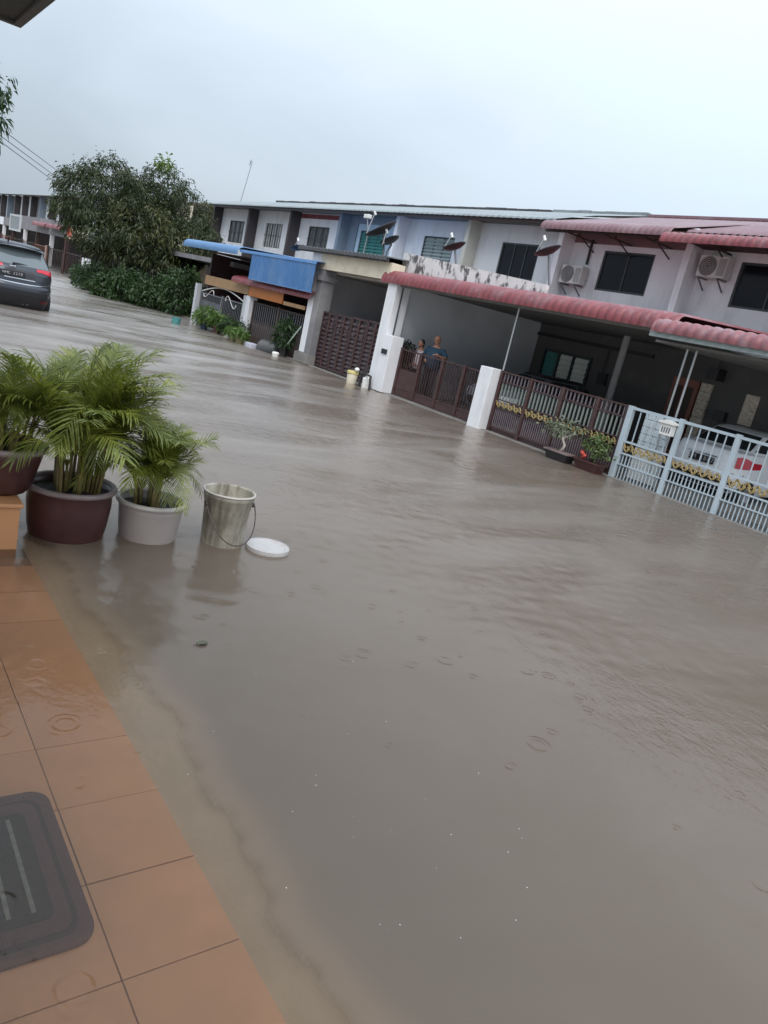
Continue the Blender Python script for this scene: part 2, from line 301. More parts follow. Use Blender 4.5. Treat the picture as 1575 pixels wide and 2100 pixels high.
calm = W('ShaderNodeMapRange', interpolation_type='SMOOTHSTEP'); calm.inputs[1].default_value = 0.40; calm.inputs[2].default_value = 0.62; calm.inputs[3].default_value = 0.25; calm.inputs[4].default_value = 1.0
t.links.new(noise(0.35, 3, 0.55, (0.8, 1.0, 1), 0.6), calm.inputs[0])
h2 = noise(9, 3, 0.55, (1.4, 0.8, 1), 0.4, 0.5); h3 = noise(30, 2, 0.5, (1.2, 0.9, 1))
hh = math_('MULTIPLY_ADD', h2, 0.0062, math_('MULTIPLY', h3, 0.0020))
hh = math_('MULTIPLY', hh, calm.outputs[0])
# raindrop rings: voronoi cells, each with a ring of its own age
for sc_, amp, off in ((2.3, 0.0014, 0.0), (4.1, 0.0014, 3.7), (7.7, 0.0013, 9.1)):
    mpn = W('ShaderNodeMapping'); mpn.inputs['Location'].default_value = (off, off, 0); mpn.inputs['Scale'].default_value = (1, 1, 0); t.links.new(pos, mpn.inputs[0])
    vo = W('ShaderNodeTexVoronoi', feature='F1'); vo.inputs['Scale'].default_value = sc_; t.links.new(mpn.outputs[0], vo.inputs['Vector'])
    sp = W('ShaderNodeSeparateColor'); t.links.new(vo.outputs['Color'], sp.inputs[0])
    d = math_('DIVIDE', vo.outputs['Distance'], sc_); r0 = math_('MULTIPLY', math_('MULTIPLY', sp.outputs[0], sp.outputs[0]), 0.06)
    x = math_('SUBTRACT', d, r0); env = math_('POWER', 2.718, math_('MULTIPLY', math_('MULTIPLY', x, x), -1600.0))
    ring = math_('MULTIPLY', math_('MULTIPLY', math_('SINE', math_('MULTIPLY', x, 170.0)), env), math_('MULTIPLY', math_('GREATER_THAN', sp.outputs[1], 0.5), sp.outputs[2]))
    hh = math_('MULTIPLY_ADD', ring, amp, hh)
bmp = W('ShaderNodeBump'); bmp.inputs['Strength'].default_value = 1.0; bmp.inputs['Distance'].default_value = 1.0; t.links.new(hh, bmp.inputs['Height'])
da = W('ShaderNodeAttribute', attribute_name='depth')
turb = math_('SUBTRACT', 1.0, math_('POWER', 2.718, math_('MULTIPLY', da.outputs['Fac'], -8.5)))
mud = W('ShaderNodeMixRGB'); t.links.new(noise(0.45, 6, 0.62, (0.8, 1.2, 1), 1.2), mud.inputs[0]); mud.inputs[1].default_value = (0.092, 0.069, 0.050, 1); mud.inputs[2].default_value = (0.142, 0.115, 0.095, 1)
dif = W('ShaderNodeBsdfDiffuse'); t.links.new(mud.outputs[0], dif.inputs[0])
tr = W('ShaderNodeBsdfTransparent'); tr.inputs[0].default_value = (0.93, 0.87, 0.78, 1)
m1 = W('ShaderNodeMixShader'); t.links.new(turb, m1.inputs[0]); t.links.new(tr.outputs[0], m1.inputs[1]); tlw = W('ShaderNodeBsdfTranslucent'); tlw.inputs[0].default_value = (0.45, 0.38, 0.31, 1); ads = W('ShaderNodeAddShader'); t.links.new(dif.outputs[0], ads.inputs[0]); t.links.new(tlw.outputs[0], ads.inputs[1]); t.links.new(ads.outputs[0], m1.inputs[2])   # silt scatters light back up and on down to the bed
gl = W('ShaderNodeBsdfGlossy'); # rain falling in the open roughens the surface; under the eave it stays glassier
rmx = W('ShaderNodeMapRange', interpolation_type='SMOOTHSTEP'); rmx.inputs[1].default_value = 3.5; rmx.inputs[2].default_value = 7.5; rmx.inputs[3].default_value = 0.11; rmx.inputs[4].default_value = 0.30
vl = W('ShaderNodeVectorMath', operation='LENGTH'); t.links.new(pos, vl.inputs[0]); t.links.new(vl.outputs['Value'], rmx.inputs[0])
rst = W('ShaderNodeMapRange'); rst.inputs[1].default_value = 0.35; rst.inputs[2].default_value = 0.65; rst.inputs[3].default_value = 0.75; rst.inputs[4].default_value = 1.2; t.links.new(noise(0.6, 4, 0.6, (0.5, 1.3, 1), 0.8, 0.6), rst.inputs[0])
t.links.new(math_('MULTIPLY', rmx.outputs[0], rst.outputs[0]), gl.inputs['Roughness']); gl.inputs[0].default_value = (0.98, 0.93, 0.89, 1); t.links.new(bmp.outputs[0], gl.inputs['Normal'])
fr = W('ShaderNodeFresnel'); fr.inputs[0].default_value = 1.33; t.links.new(bmp.outputs[0], fr.inputs['Normal'])
m2 = W('ShaderNodeMixShader'); t.links.new(fr.outputs[0], m2.inputs[0]); t.links.new(m1.outputs[0], m2.inputs[1]); t.links.new(gl.outputs[0], m2.inputs[2])
wo = W('ShaderNodeOutputMaterial'); t.links.new(m2.outputs[0], wo.inputs[0])
wm.materials.append(wmat); wob = bpy.data.objects.new('flood_water', wm); link(wob, None, Vector((0,0,0))); struct(wob)
# raised porch floors and kerb on the far side
for y0, y1 in ((3.4, 8.62), (8.63, 12.6), (12.61, 17.0), (17.01, 21.3), (21.31, 30.7), (30.71, 45.5)):
    struct(box('house_forecourt', (12.75, 19.2, y0, y1, -0.39, 0.05), concrete))
struct(box('kerb', (12.3, 12.74, 3.4, 30.7, -0.39, 0.012), concrete, bevel=0.01))
struct(box('far_forecourt', (12.75, 20, 48.5, 125, -0.39, 0.06), concrete))
# ================================================================ TERRACE HOUSES
FY = [3.5, 8.0, 12.5, 17.05, 21.5, 25.87, 30.2, 34.85, 39.6, 44.38]
WX = 18.75; KW = 18.75/19.0
WIN = {1: (9.5, 11.4, 4.22, 5.38), 2: (14.05, 15.9, 4.2, 5.38), 3: (18.6, 20.44, 4.2, 5.38), 4: (23.05, 24.95, 4.2, 5.38), 5: (27.6, 29.58, 4.2, 5.38), 6: (32.3, 34.25, 4.2, 5.38), 7: (37.05, 38.97, 4.13, 5.36), 8: (41.7, 43.66, 4.13, 5.34), 0: (4.9, 6.8, 4.22, 5.38)}
WIN = {k: (a*KW, b*KW, 2+(c-2)*KW, 2+(d-2)*KW) for k, (a, b, c, d) in WIN.items()}
HLAB = ['end terrace house behind the blue grey gate and white car', 'terrace house with dark window under the low red roof lip at the right edge',
        'white terrace house with large dark window and air conditioner beside its left edge', 'white terrace house with three pane dark window above the mildewed parapet',
        'white terrace house with pale louvre window right of the blue walled one', 'blue walled terrace house with teal louvres behind the big dish',
        'white terrace house with grey window and red strip under its eave', 'white terrace house with barred pale window and drain pipe between dark fins',
        'white terrace house at the far end of the row beside the tree']
HSE = []
def corr_roof(y0, y1, prof, pitch, amp, per=6):
    n = max(4, int((y1 - y0)/pitch*per)); pv = [Vector((x, 0, z)) for x, z in prof]
    nor = []
    for i in range(len(pv)):
        tg = (pv[min(i+1, len(pv)-1)] - pv[max(i-1, 0)]).normalized(); nor.append(Vector((-tg.z, 0, tg.x)))
    b = MB(); V = []
    for j in range(n+1):
        y = y0 + (y1 - y0)*j/n; a = amp*abs(math.sin(math.pi*(y - y0)/pitch))
        for i, p in enumerate(pv): q = p + nor[i]*a; V.append((q.x, y, q.z))
    k = len(pv)
    return b.add(V, [(j*k+i, (j+1)*k+i, (j+1)*k+i+1, j*k+i+1) for j in range(n) for i in range(k-1)])
def lip(x, z, r, x1, z1, steps=7):                         # a rolled front edge, then a plain slope to (x1, z1)
    return [(x + r*(1 - math.cos(q)) , z + r*math.sin(q)) for q in [math.pi/2*i/steps*1.0 - 0.25*(1 - i/steps) for i in range(steps+1)]] + [(x1, z1)]
FINM = {0: white, 1: white, 2: white, 3: white, 4: beige, 5: white, 6: blueg, 7: brownfin, 8: brownfin, 9: brownfin}
for k in range(9):
    y0, y1 = FY[k], FY[k+1]
    h = thing('terrace_house', HLAB[k], 'house', (18.5, (y0+y1)/2, 0.05), 'row of two storey terrace houses'); HSE.append(h)
    wa = bluewall if k == 5 else white
    a0, a1, b0, b1 = WIN[k]
    MB().box(WX, WX+0.15, y0, y1, 2.9, b0).box(WX, WX+0.15, y0, y1, b1, 6.0).box(WX, WX+0.15, y0, a0, b0, b1).box(WX, WX+0.15, a1, y1, b0, b1).obj('upper_wall', wa, h)
    fy = y1
    box('dividing_fin', (18.2, WX-0.002, fy-0.1, fy+0.1, 2.9, 5.98), FINM[k+1], h)
    # window: frame, panes, bars
    ncol = 3 if k not in (1, 2) else 2
    win = MB().box(WX+0.03, WX+0.11, a0, a1, b0, b0+0.06).box(WX+0.03, WX+0.11, a0, a1, b1-0.06, b1).box(WX+0.03, WX+0.11, a0, a0+0.06, b0+0.06, b1-0.06).box(WX+0.03, WX+0.11, a1-0.06, a1, b0+0.06, b1-0.06)
    wo_ = win.obj('window', framedark, h)
    gm = {0: windowdark, 1: windowdark, 2: windowdark, 3: windowdark, 4: windowgrey, 5: windowteal, 6: curtain, 7: curtain, 8: curtain}[k]
    cw = (a1 - a0 - 0.12)/ncol
    for c in range(ncol):
        p0 = a0 + 0.06 + cw*c
        box('pane', (WX+0.065, WX+0.08, p0+0.025, p0+cw-0.025, b0+0.06, b1-0.06), gm, wo_)
        if c: box('mullion', (WX+0.04, WX+0.1, p0-0.024, p0+0.024, b0+0.06, b1-0.06), framedark, wo_)
    if k in (4, 5):                                         # louvre blades
        for q in range(8):
            z = b0 + 0.12 + q*(b1 - b0 - 0.2)/7.5
            MB().obox((WX+0.035, (a0+a1)/2, z), (0.012, a1-a0-0.16, 0.10), RY(0.45)).obj('louvre', gm, wo_)
    if k in (6, 7, 8):                                      # burglar bars
        for q in range(7): box('bar', (WX-0.02, WX-0.005, a0+0.15+q*(a1-a0-0.3)/6-0.012, a0+0.15+q*(a1-a0-0.3)/6+0.012, b0, b1), whitepl if k == 7 else framedark, wo_)
        box('cross_bar', (WX-0.035, WX-0.022, a0, a1, (b0+b1)/2-0.015, (b0+b1)/2+0.015), framedark, wo_)
    if k == 6: box('eave_strip', (WX-0.03, WX-0.003, y0+0.15, y1-0.15, 5.68, 5.88), red, h)
    if k == 5:
        box('side_panel', (WX-0.06, WX-0.003, y1-0.75, y1-0.1, 3.0, 5.9), blueg, h); box('side_panel', (WX-0.06, WX-0.003, y0+0.1, y0+0.3, 3.0, 5.9), blueg, h)
        box('head_panel', (WX-0.05, WX-0.003, y0+0.3, y1-0.75, 5.6, 5.9), blueg, h)
    # roof of the unit
    if k >= 3:
        box('fascia', (17.82, 17.86, y0, y1-0.004, 5.82, 5.99), brownfin if k > 3 else umber, h)
        corr_roof(y0, y1, [(17.76, 5.92), (17.78, 5.97), (19.5, 6.50), (22.2, 7.16)], 0.30, 0.03, 5).obj('roof', greyroof, h)
        cap = MB()
        y = y0
        while y < y1 - 0.2:
            cap.box(22.0, 22.45, y+0.01, min(y+0.62, y1)-0.01, 7.10 + random.uniform(0, .02), 7.22 + random.uniform(0, 0.035)); y += 0.62
        cap.obj('ridge_cap', blackroof if k > 3 else greyroof, h)
        box('eave_soffit', (17.87, WX-0.003, y0+0.1, y1-0.1, 5.93, 5.955), soffit, h)
    elif k == 2:
        corr_roof(y0, y1, lip(17.22, 5.60, 0.19, 22.2, 7.10), 0.2, 0.04).obj('roof', redold, h, smooth=True)
        box('eave_beam', (17.45, 17.5, y0, y1, 5.52, 5.6), umber, h)
        box('ridge_cap', (22.0, 22.4, y0, y1, 7.10, 7.18), redold, h)
        for q in range(3):
            yy = y0 + 0.9 + q*1.35
            MB().box(17.4, WX, yy-0.02, yy+0.02, 5.50, 5.54).obox((18.4, yy, 5.38), (0.8, 0.03, 0.03), RY(0.38)).box(17.9, 17.95, yy-0.02, yy+0.02, 5.54, 5.7).obj('eave_bracket', umber, h)
        MB().box(WX-0.012, WX-0.003, y0+0.1, y1-0.1, 5.50, 5.95).obj('gable_board', M('dull_maroon_board', (0.2, 0.12, 0.13), 0.7), h)
    else:
        corr_roof(y0, y1 if k == 0 else y1+0.05, lip(16.95, 5.40, 0.19, 19.2, 5.86), 0.2, 0.04).obj('roof', red, h, smooth=True)
        corr_roof(y0, y1, [(17.9, 5.80), (17.92, 5.84), (22.2, 7.10)], 0.21, 0.028).obj('upper_roof', redold, h, smooth=True)
        box('ridge_cap', (22.0, 22.4, y0, y1, 7.10, 7.18), redold, h)
        box('eave_soffit', (17.15, WX-0.003, y0+0.1, y1-0.1, 5.56, 5.58), umber, h)
        for q in range(3):
            yy = y0 + 0.8 + q*1.4
            MB().box(17.3, WX, yy-0.02, yy+0.02, 5.46, 5.50).obox((18.4, yy, 5.34), (0.8, 0.03, 0.03), RY(0.38)).obj('eave_bracket', umber, h)
    # ground storey wall at the back of the porch
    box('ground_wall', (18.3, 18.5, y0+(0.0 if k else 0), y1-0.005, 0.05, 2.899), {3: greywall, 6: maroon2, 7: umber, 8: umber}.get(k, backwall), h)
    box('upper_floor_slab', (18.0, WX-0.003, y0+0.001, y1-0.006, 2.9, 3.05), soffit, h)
# solid rear so that nothing shows through from behind the roof line
for k in range(9): box('rear_wall', (22.3, 22.4, FY[k], FY[k+1]-0.004, 0.05, 7.05), cream, HSE[k])
box('gable_wall', (19.16, 22.29, 44.3, 44.42, 0.05, 6.4), cream, HSE[8])
h = HSE[7]; MB().path([(18.9, 39.1, 5.8), (18.9, 39.1, 3.6)], 0.045).obj('drain_pipe', brownfin, h)
# ---- P4 (house 3): tall cement porch with columns
h = HSE[3]
box('party_wall', (12.75, 18.29, 21.30, 21.48, 0.05, 3.05), M('pale_cement_render', (0.46, 0.445, 0.47), 0.85, 0.1, 1.2, dirt=(0.3, 0.29, 0.3), dscale=0.9, damt=0.6), h)
col = MB().box(12.3, 12.75, 20.72, 21.05, 0.02, 2.95).obj('porch_column', greywall, h, bevel=0.01); box('capital', (12.24, 12.80, 20.66, 21.04, 2.62, 2.78), greywall, col)
box('column_base', (12.22, 12.82, 20.64, 21.5, 0.013, 0.32), concrete, col)
box('pilaster', (12.34, 12.74, 21.06, 21.46, 0.33, 3.1), white, h, bevel=0.01)
box('porch_beam', (12.3, 12.75, 17.28, 21.05, 2.96, 3.42), cream, h); box('beam_end', (12.31, 12.74, 21.055, 21.62, 3.11, 3.42), white, h)
box('porch_ceiling', (12.76, 18.28, 17.1, 21.29, 2.9, 3.0), M('pale_soffit', (0.4, 0.39, 0.38), 0.8), h)
corr_roof(17.3, 22.3, [(12.1, 3.44), (12.1, 3.52), (18.9, 3.95)], 0.2, 0.035).obj('porch_roof', blackroof, h)
box('roof_fascia', (12.13, 12.17, 17.3, 22.3, 3.40, 3.51), blackroof, h)
# ---- P3 (house 2): pillar, light side wall, parapet
h = HSE[2]
box('party_wall', (12.8, 18.29, 16.98, 17.1, 0.05, 2.9), porchwall, h)
pl = MB().box(12.3, 12.78, 16.86, 17.27, 0.013, 2.92).obj('porch_column', white, h, bevel=0.008)
box('gate_pier', (12.2, 12.6, 16.42, 16.86, 0.013, 1.55), white, h, bevel=0.01)
MB().path([(12.5, 16.83, 1.56), (12.5, 16.83, 2.9)], 0.022).obj('drain_pipe', framedark, h)
bx_ = box('meter_box', (12.17, 12.199, 16.52, 16.76, 1.03, 1.16), black, h)
MB().poly([(12.86, 12.1, 3.12), (12.86, 17.62, 3.12), (12.86, 17.62, 3.80), (12.86, 12.1, 3.46)], (0.12, 0, 0)).obj('parapet', mildew, h)
MB().poly([(12.985, 17.5, 3.12), (17.9, 17.5, 3.12), (17.9, 17.5, 3.6), (12.985, 17.5, 3.79)], (0, 0.1, 0)).obj('parapet_return', white, h)
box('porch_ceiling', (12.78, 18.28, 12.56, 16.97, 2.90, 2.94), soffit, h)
box('ceiling_beam', (18.22, 18.29, 12.6, 17.0, 2.52, 2.62), black, h)
wn = MB().box(18.2, 18.29, 14.6, 16.5, 1.1, 1.16).box(18.2, 18.29, 14.6, 16.5, 2.12, 2.18).box(18.2, 18.29, 14.6, 14.66, 1.16, 2.12).box(18.2, 18.29, 16.44, 16.5, 1.16, 2.12).obj('porch_window', framedark, h)
for q in range(3):
    p0 = 14.67 + q*0.595
    for r in range(6): MB().obox((18.24, p0+0.285, 1.24+r*0.155), (0.012, 0.5, 0.15), RY(0.25)).obj('louvre', M('pale_louvre', (0.62, 0.66, 0.60), 0.3, 0.08, 3) if q < 2 else windowteal, wn)
    if q: box('mullion', (18.19, 18.28, p0-0.03, p0+0.03, 1.16, 2.12), framedark, wn)
MB().path([(16.75, 12.5, 0.05), (16.75, 12.5, 2.9)], 0.09, 10).obj('round_post', M('post_grey', (0.3, 0.3, 0.3), 0.7), h)
MB().path([(12.62, 12.5, 1.4), (12.62, 12.5, 2.9)], 0.022).obj('awning_post', steel, h)
box('cable_box', (18.2, 18.29, 13.9, 14.2, 1.5, 1.85), black, h); MB().path([(18.26, 14.1, 1.86), (18.26, 14.1, 2.5)], 0.03).obj('conduit', black, h)
# white gate pier between P3 and P2
tag(box('gate_pier', (12.2, 12.58, 12.42, 12.82, -0.3, 1.42), white, bevel=0.012), 'square white gate pier standing in the water between maroon gate and gold banded fence', 'gate pier')
# ---- P2 (house 1)
h = HSE[1]
box('porch_ceiling', (12.78, 18.28, 8.66, 12.55, 2.90, 2.94), soffit, h)
dr = box('door', (18.21, 18.29, 10.98, 11.75, 0.05, 2.2), woodred, h); box('door_panel', (18.195, 18.209, 11.1, 11.35, 0.3, 2.0), umber, dr); box('door_panel', (18.195, 18.209, 11.42, 11.66, 0.3, 2.0), umber, dr)
for q in range(7): box('glass_block', (18.2, 18.29, 10.62, 10.92, 0.62+q*0.225, 0.835+q*0.225), patterned, h)
box('calendar', (18.27, 18.295, 9.35, 9.7, 1.4, 2.15), patterned, h)
MB().box(18.12, 18.29, 10.0, 10.3, 1.35, 1.6).obj('wall_fan', black, h)
MB().box(17.9, 18.29, 10.4, 10.7, 2.3, 2.6).path([(18.1, 10.55, 2.6), (18.1, 10.55, 2.9)], 0.02).obj('speaker_box', black, h)
# ---- P1 (house 0)
h = HSE[0]
box('porch_ceiling', (12.3, 18.28, 3.6, 8.55, 2.66, 2.70), soffit, h)
for yy in (8.05, 7.86): MB().path([(12.62, yy, 0.05), (12.62, yy, 2.65)], 0.02).obj('drain_pipe', steel, h)
# ---- awnings (things of their own)
aw = corr_roof(8.2, 17.55, lip(12.25, 2.95, 0.25, 18.2, 3.52), 0.2, 0.045).obj('awning', red, smooth=True)
tag(aw, 'long red rib metal awning with rolled lip over the maroon gate and gold fence', 'awning')
box('awning_gutter', (12.42, 12.52, 8.3, 17.4, 2.84, 2.93), soffit, aw)
aw = corr_roof(3.6, 8.45, lip(11.95, 2.86, 0.17, 18.2, 2.93), 0.2, 0.045).obj('awning', M('mottled_red_roofing', (0.21, 0.07, 0.08), 0.4, 0.2, 3, dirt=(0.24, 0.18, 0.2), dscale=2.5, damt=0.9), smooth=True)
tag(aw, 'short red rib metal awning with green grey gutter above the blue grey gate', 'awning')
box('gutter', (11.98, 12.14, 3.6, 8.5, 2.73, 2.85), gutterm, aw)
# ---- P5 / P6: blue awning, small red awning, signboards
aw = thing('awning', 'blue metal awning with rolled pale lip and hanging blue sheet left of the cement porch', 'awning', (12.1, 26, 2.2))
corr_roof(26.3, 31.7, lip(11.9, 3.0, 0.24, 18.3, 3.55), 0.2, 0.02).obj('lip_sheet', bluelip, aw, smooth=True)
corr_roof(20.75, 26.3, [(11.98, 3.04), (12.0, 3.12), (18.3, 3.6)], 0.2, 0.02).obj('roof_sheet', bluemetal, aw)
n = 26; b = MB(); b.grid(lambda u, v: (11.98 + 0.02*abs(math.sin(u*n*math.pi)), 20.75 + 4.5*u, 2.22 + 0.86*v - 0.0*u), n*4, 1); b.obj('hanging_sheet', bluemetal, aw)
box('bottom_rail', (11.96, 12.02, 20.75, 25.25, 2.18, 2.22), bluelip, aw)
aw2 = corr_roof(21.0, 26.9, lip(12.12, 2.03, 0.18, 12.9, 2.3), 0.2, 0.022).obj('awning', red, smooth=True)
tag(aw2, 'small maroon rolled awning below the blue sheet and above the orange board', 'awning')
tag(box('signboard', (12.26, 12.29, 23.0, 25.6, 1.63, 1.99), orange), 'plain orange board hanging under the small maroon awning', 'board')
tag(box('signboard', (12.38, 12.42, 25.9, 30.0, 1.64, 2.0), tanpanel), 'long tan board above the grey swirl topped gate', 'board')
tag(box('signboard', (12.28, 12.32, 21.5, 22.95, 1.62, 1.74), tanpanel), 'narrow brown strip board right of the orange board', 'board')
h = HSE[4]
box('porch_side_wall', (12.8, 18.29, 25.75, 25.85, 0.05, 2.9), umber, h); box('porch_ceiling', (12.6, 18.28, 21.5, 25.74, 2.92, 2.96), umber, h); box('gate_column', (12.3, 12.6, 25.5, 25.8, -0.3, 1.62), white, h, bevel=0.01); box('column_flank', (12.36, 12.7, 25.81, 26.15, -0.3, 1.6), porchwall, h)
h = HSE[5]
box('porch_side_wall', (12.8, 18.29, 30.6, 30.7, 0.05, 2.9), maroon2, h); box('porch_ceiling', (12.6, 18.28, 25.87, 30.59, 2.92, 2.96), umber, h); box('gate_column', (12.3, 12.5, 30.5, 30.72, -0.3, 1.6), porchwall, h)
for k in (6, 7, 8):
    box('porch_slab', (13.6, 17.99, FY[k]+0.05, FY[k+1]-0.05, 2.55, 2.75), greywall, HSE[k]); box('front_wall', (13.4, 13.55, FY[k]+0.02, FY[k+1]-0.02, 0.05, 1.0), maroon2, HSE[k])
# ================================================================ GATES
def scroll_mesh():
    b = MB()
    for s_ in (-1, 1):
        pts = []
        for i in range(15):
            q = i/14*4.6; r = 0.062*(1 - i/14*0.72); pts.append((0, s_*(0.062 - r*math.cos(q))*1.0, s_*r*math.sin(q)))
        b.path(pts, 0.0095, 4)
    b.obox((0, 0, 0), (0.02, 0.05, 0.05), RX(0.78)); return b.mesh('scroll', gold)
SCR = scroll_mesh(); SCR2 = SCR.copy(); SCR2.materials.clear(); SCR2.materials.append(M('dull_mauve_metal', (0.13, 0.085, 0.095), 0.5, 0.2, 8))
# P1 blue grey gate
gt = thing('gate', 'blue grey barred gate with gold scroll band in front of the white car', 'gate', (12.4, 6.4, 0))
ub = MB().box(-0.009, 0.009, -0.009, 0.009, 0, 0.63).mesh('bar', bluegrey); lb = MB().box(-0.009, 0.009, -0.0085, 0.0085, 0, 0.79).mesh('bar', bluegrey)
posts = [8.66, 7.56, 6.46, 5.36, 4.26]
for i, y in enumerate(posts): box('post', (12.36, 12.44 if i else 12.46, y-0.045, y+0.045 if i else y+0.07, -0.32, 1.43 if i else 1.42), bluegrey, gt, bevel=0.006)
for i in range(4):
    a, b_ = posts[i+1]+0.046, posts[i]-0.046
    for z0, z1 in ((1.36, 1.41), (0.72, 0.755), (0.49, 0.52), (0.28, 0.30)): box('rail', (12.375, 12.425, a, b_, z0, z1), bluegrey, gt)
    for q in range(1, 6): piece('bar', ub, gt, (12.4, a + (b_-a)*q/6, 0.745))
    for q in range(1, 13): piece('bar', lb, gt, (12.4, a + (b_-a)*q/13, -0.29))
    for q in range(11): piece('scroll', SCR, gt, (12.39 + 0.01*(q % 2), a + (b_-a)*(q+0.5)/11, 0.62 + 0.012*(-1)**q), scale=(1, 0.85*(-1)**q, random.uniform(1.1, 1.5)))
gb = thing('glass_block_screen', 'low screen of white glass blocks just behind the left end of blue grey gate', 'screen', (12.75, 8.25, 0.05))
box('screen_base', (12.72, 12.82, 7.98, 8.56, 0.05, 0.66), whitepl, gb)
gm_ = MB().box(-0.04, 0.04, 0.004, 0.136, 0.004, 0.136).mesh('block', M('glass_block', (0.6, 0.66, 0.7), 0.15, 0.1, 8))
for i in range(4):
    for j in range(5): piece('block', gm_, gb, (12.77, 7.99+i*0.142, 0.67+j*0.142))
mbx = thing('letter_box', 'small white letter box with sloped lid fixed to blue grey gate', 'letter box', (12.3, 7.75, 1.08))
box('case', (12.24, 12.37, 7.62, 7.86, 1.08, 1.28), whitepl, mbx); MB().poly([(12.2, 7.58, 1.285), (12.2, 7.9, 1.285), (12.2, 7.9, 1.31), (12.2, 7.74, 1.36), (12.2, 7.58, 1.31)], (0.19, 0, 0)).obj('lid', whitepl, mbx)
for q in range(4): box('slot', (12.232, 12.239, 7.65+q*0.05, 7.675+q*0.05, 1.12, 1.22), greymetal, mbx)
# P2 gold banded fence
gt = thing('fence', 'maroon fence with gold scroll band and bonsai pots before it', 'fence', (12.5, 10.6, 0))
posts = [12.36, 11.42, 10.48, 9.54, 8.80]
for y in posts: box('post', (12.46, 12.54, y-0.04, y+0.04, -0.3, 1.42), maroon, gt)
ub = MB().box(-0.014, 0.014, -0.014, 0.014, 0, 0.38).mesh('bar', sage); lb = MB().box(-0.01, 0.01, -0.010, 0.010, 0, 0.42).mesh('bar', mauve); tb = MB().box(-0.012, 0.012, -0.012, 0.012, 0, 0.2).mesh('bar', mauve)
for i in range(4):
    a, b_ = posts[i+1]+0.041, posts[i]-0.041
    for z0, z1, mt in ((1.38, 1.41, maroon), (1.16, 1.19, maroon), (0.75, 0.775, maroon), (0.55, 0.57, maroon), (0.1, 0.14, maroon)): box('rail', (12.47, 12.53, a, b_, z0, z1), mt, gt)
    nb = int((b_-a)/0.105)
    for q in range(nb): piece('bar', ub, gt, (12.5, a + (b_-a)*(q+0.5)/nb, 0.776)); piece('bar', tb, gt, (12.5, a + (b_-a)*(q+0.5)/nb, 1.185))
    nb = int((b_-a)/0.06)
    for q in range(nb): piece('bar', lb, gt, (12.5, a + (b_-a)*(q+0.5)/nb, 0.135))
    for q in range(9): piece('scroll', SCR, gt, (12.47 + 0.01*(q % 2), a + (b_-a)*(q+0.5)/9, 0.66 + 0.012*(-1)**q), scale=(1, 0.85*(-1)**q, random.uniform(1.05, 1.4)))
    if i > 0: box('lower_panel', (12.505, 12.525, a, b_, -0.25, 0.55 if i > 1 else 0.3), maroon2, gt)
    else: box('lower_panel', (12.505, 12.525, a, b_, -0.25, 0.12), maroon2, gt)
# P3 maroon gate with people behind it
gt = thing('gate', 'maroon barred gate with two people leaning behind it', 'gate', (12.6, 14.6, 0))
posts = [16.38, 15.5, 14.6, 13.75, 12.86]
ub = MB().box(-0.009, 0.009, -0.009, 0.009, 0, 1.0).mesh('bar', maroon)
for y in posts: box('post', (12.56, 12.64, y-0.045, y+0.045, -0.3, 1.3), maroon, gt)
for i in range(4):
    a, b_ = posts[i+1]+0.046, posts[i]-0.046
    for z0, z1 in ((1.24, 1.28), (0.22, 0.26), (0.02, 0.05)): box('rail', (12.575, 12.625, a, b_, z0, z1), maroon, gt)
    nb = 8
    for q in range(nb): piece('bar', ub, gt, (12.6, a + (b_-a)*(q+0.5)/nb, 0.245))
    box('kick_panel', (12.59, 12.61, a, b_, 0.05, 0.22) if i else (12.59, 12.61, a, b_, 0.05, 0.75), maroon, gt)
# P4 folding louvred gate
gt = thing('folding_gate', 'tall dark maroon folding gate of louvred panels in the cement porch', 'gate', (12.55, 19, 0.02))
sl_ = MB().obox((0, 0, 0), (0.015, 0.42, 0.085), RY(0.5)).mesh('slat', maroon2); strip = MB().box(-0.02, 0.02, -0.07, 0.07, 0, 1.55).mesh('stile', maroon)
ps = np.linspace(20.68, 17.32, 5)
for i in range(4):
    a, b_ = ps[i+1], ps[i]; zt = 1.74 + 0.02*i
    pn = MB().box(12.52, 12.57, a+0.01, a+0.07, 0.04, zt).box(12.52, 12.57, b_-0.07, b_-0.01, 0.04, zt).box(12.52, 12.57, a+0.07, b_-0.07, zt-0.06, zt).box(12.52, 12.57, a+0.07, b_-0.07, 0.04, 0.12).obj('panel_frame', maroon2, gt)
    box('backing', (12.56, 12.575, a+0.07, b_-0.07, 0.12, zt-0.06), black, pn)
    mid = (a+b_)/2
    box('stile', (12.51, 12.56, mid-0.045, mid+0.045, 0.12, zt-0.06), maroon, pn)
    for r in range(12):
        for s_ in (-0.195, 0.195): piece('slat', sl_, gt, (12.535, mid + s_, 0.2 + r*0.125), scale=(1, 0.6, 1))
    for r in range(3):
        for s_ in (-0.22, 0.22): piece('scroll', SCR, gt, (12.505, mid+s_, zt-0.2-0.16*r), scale=(1, 0.8, 0.6)).data = SCR2
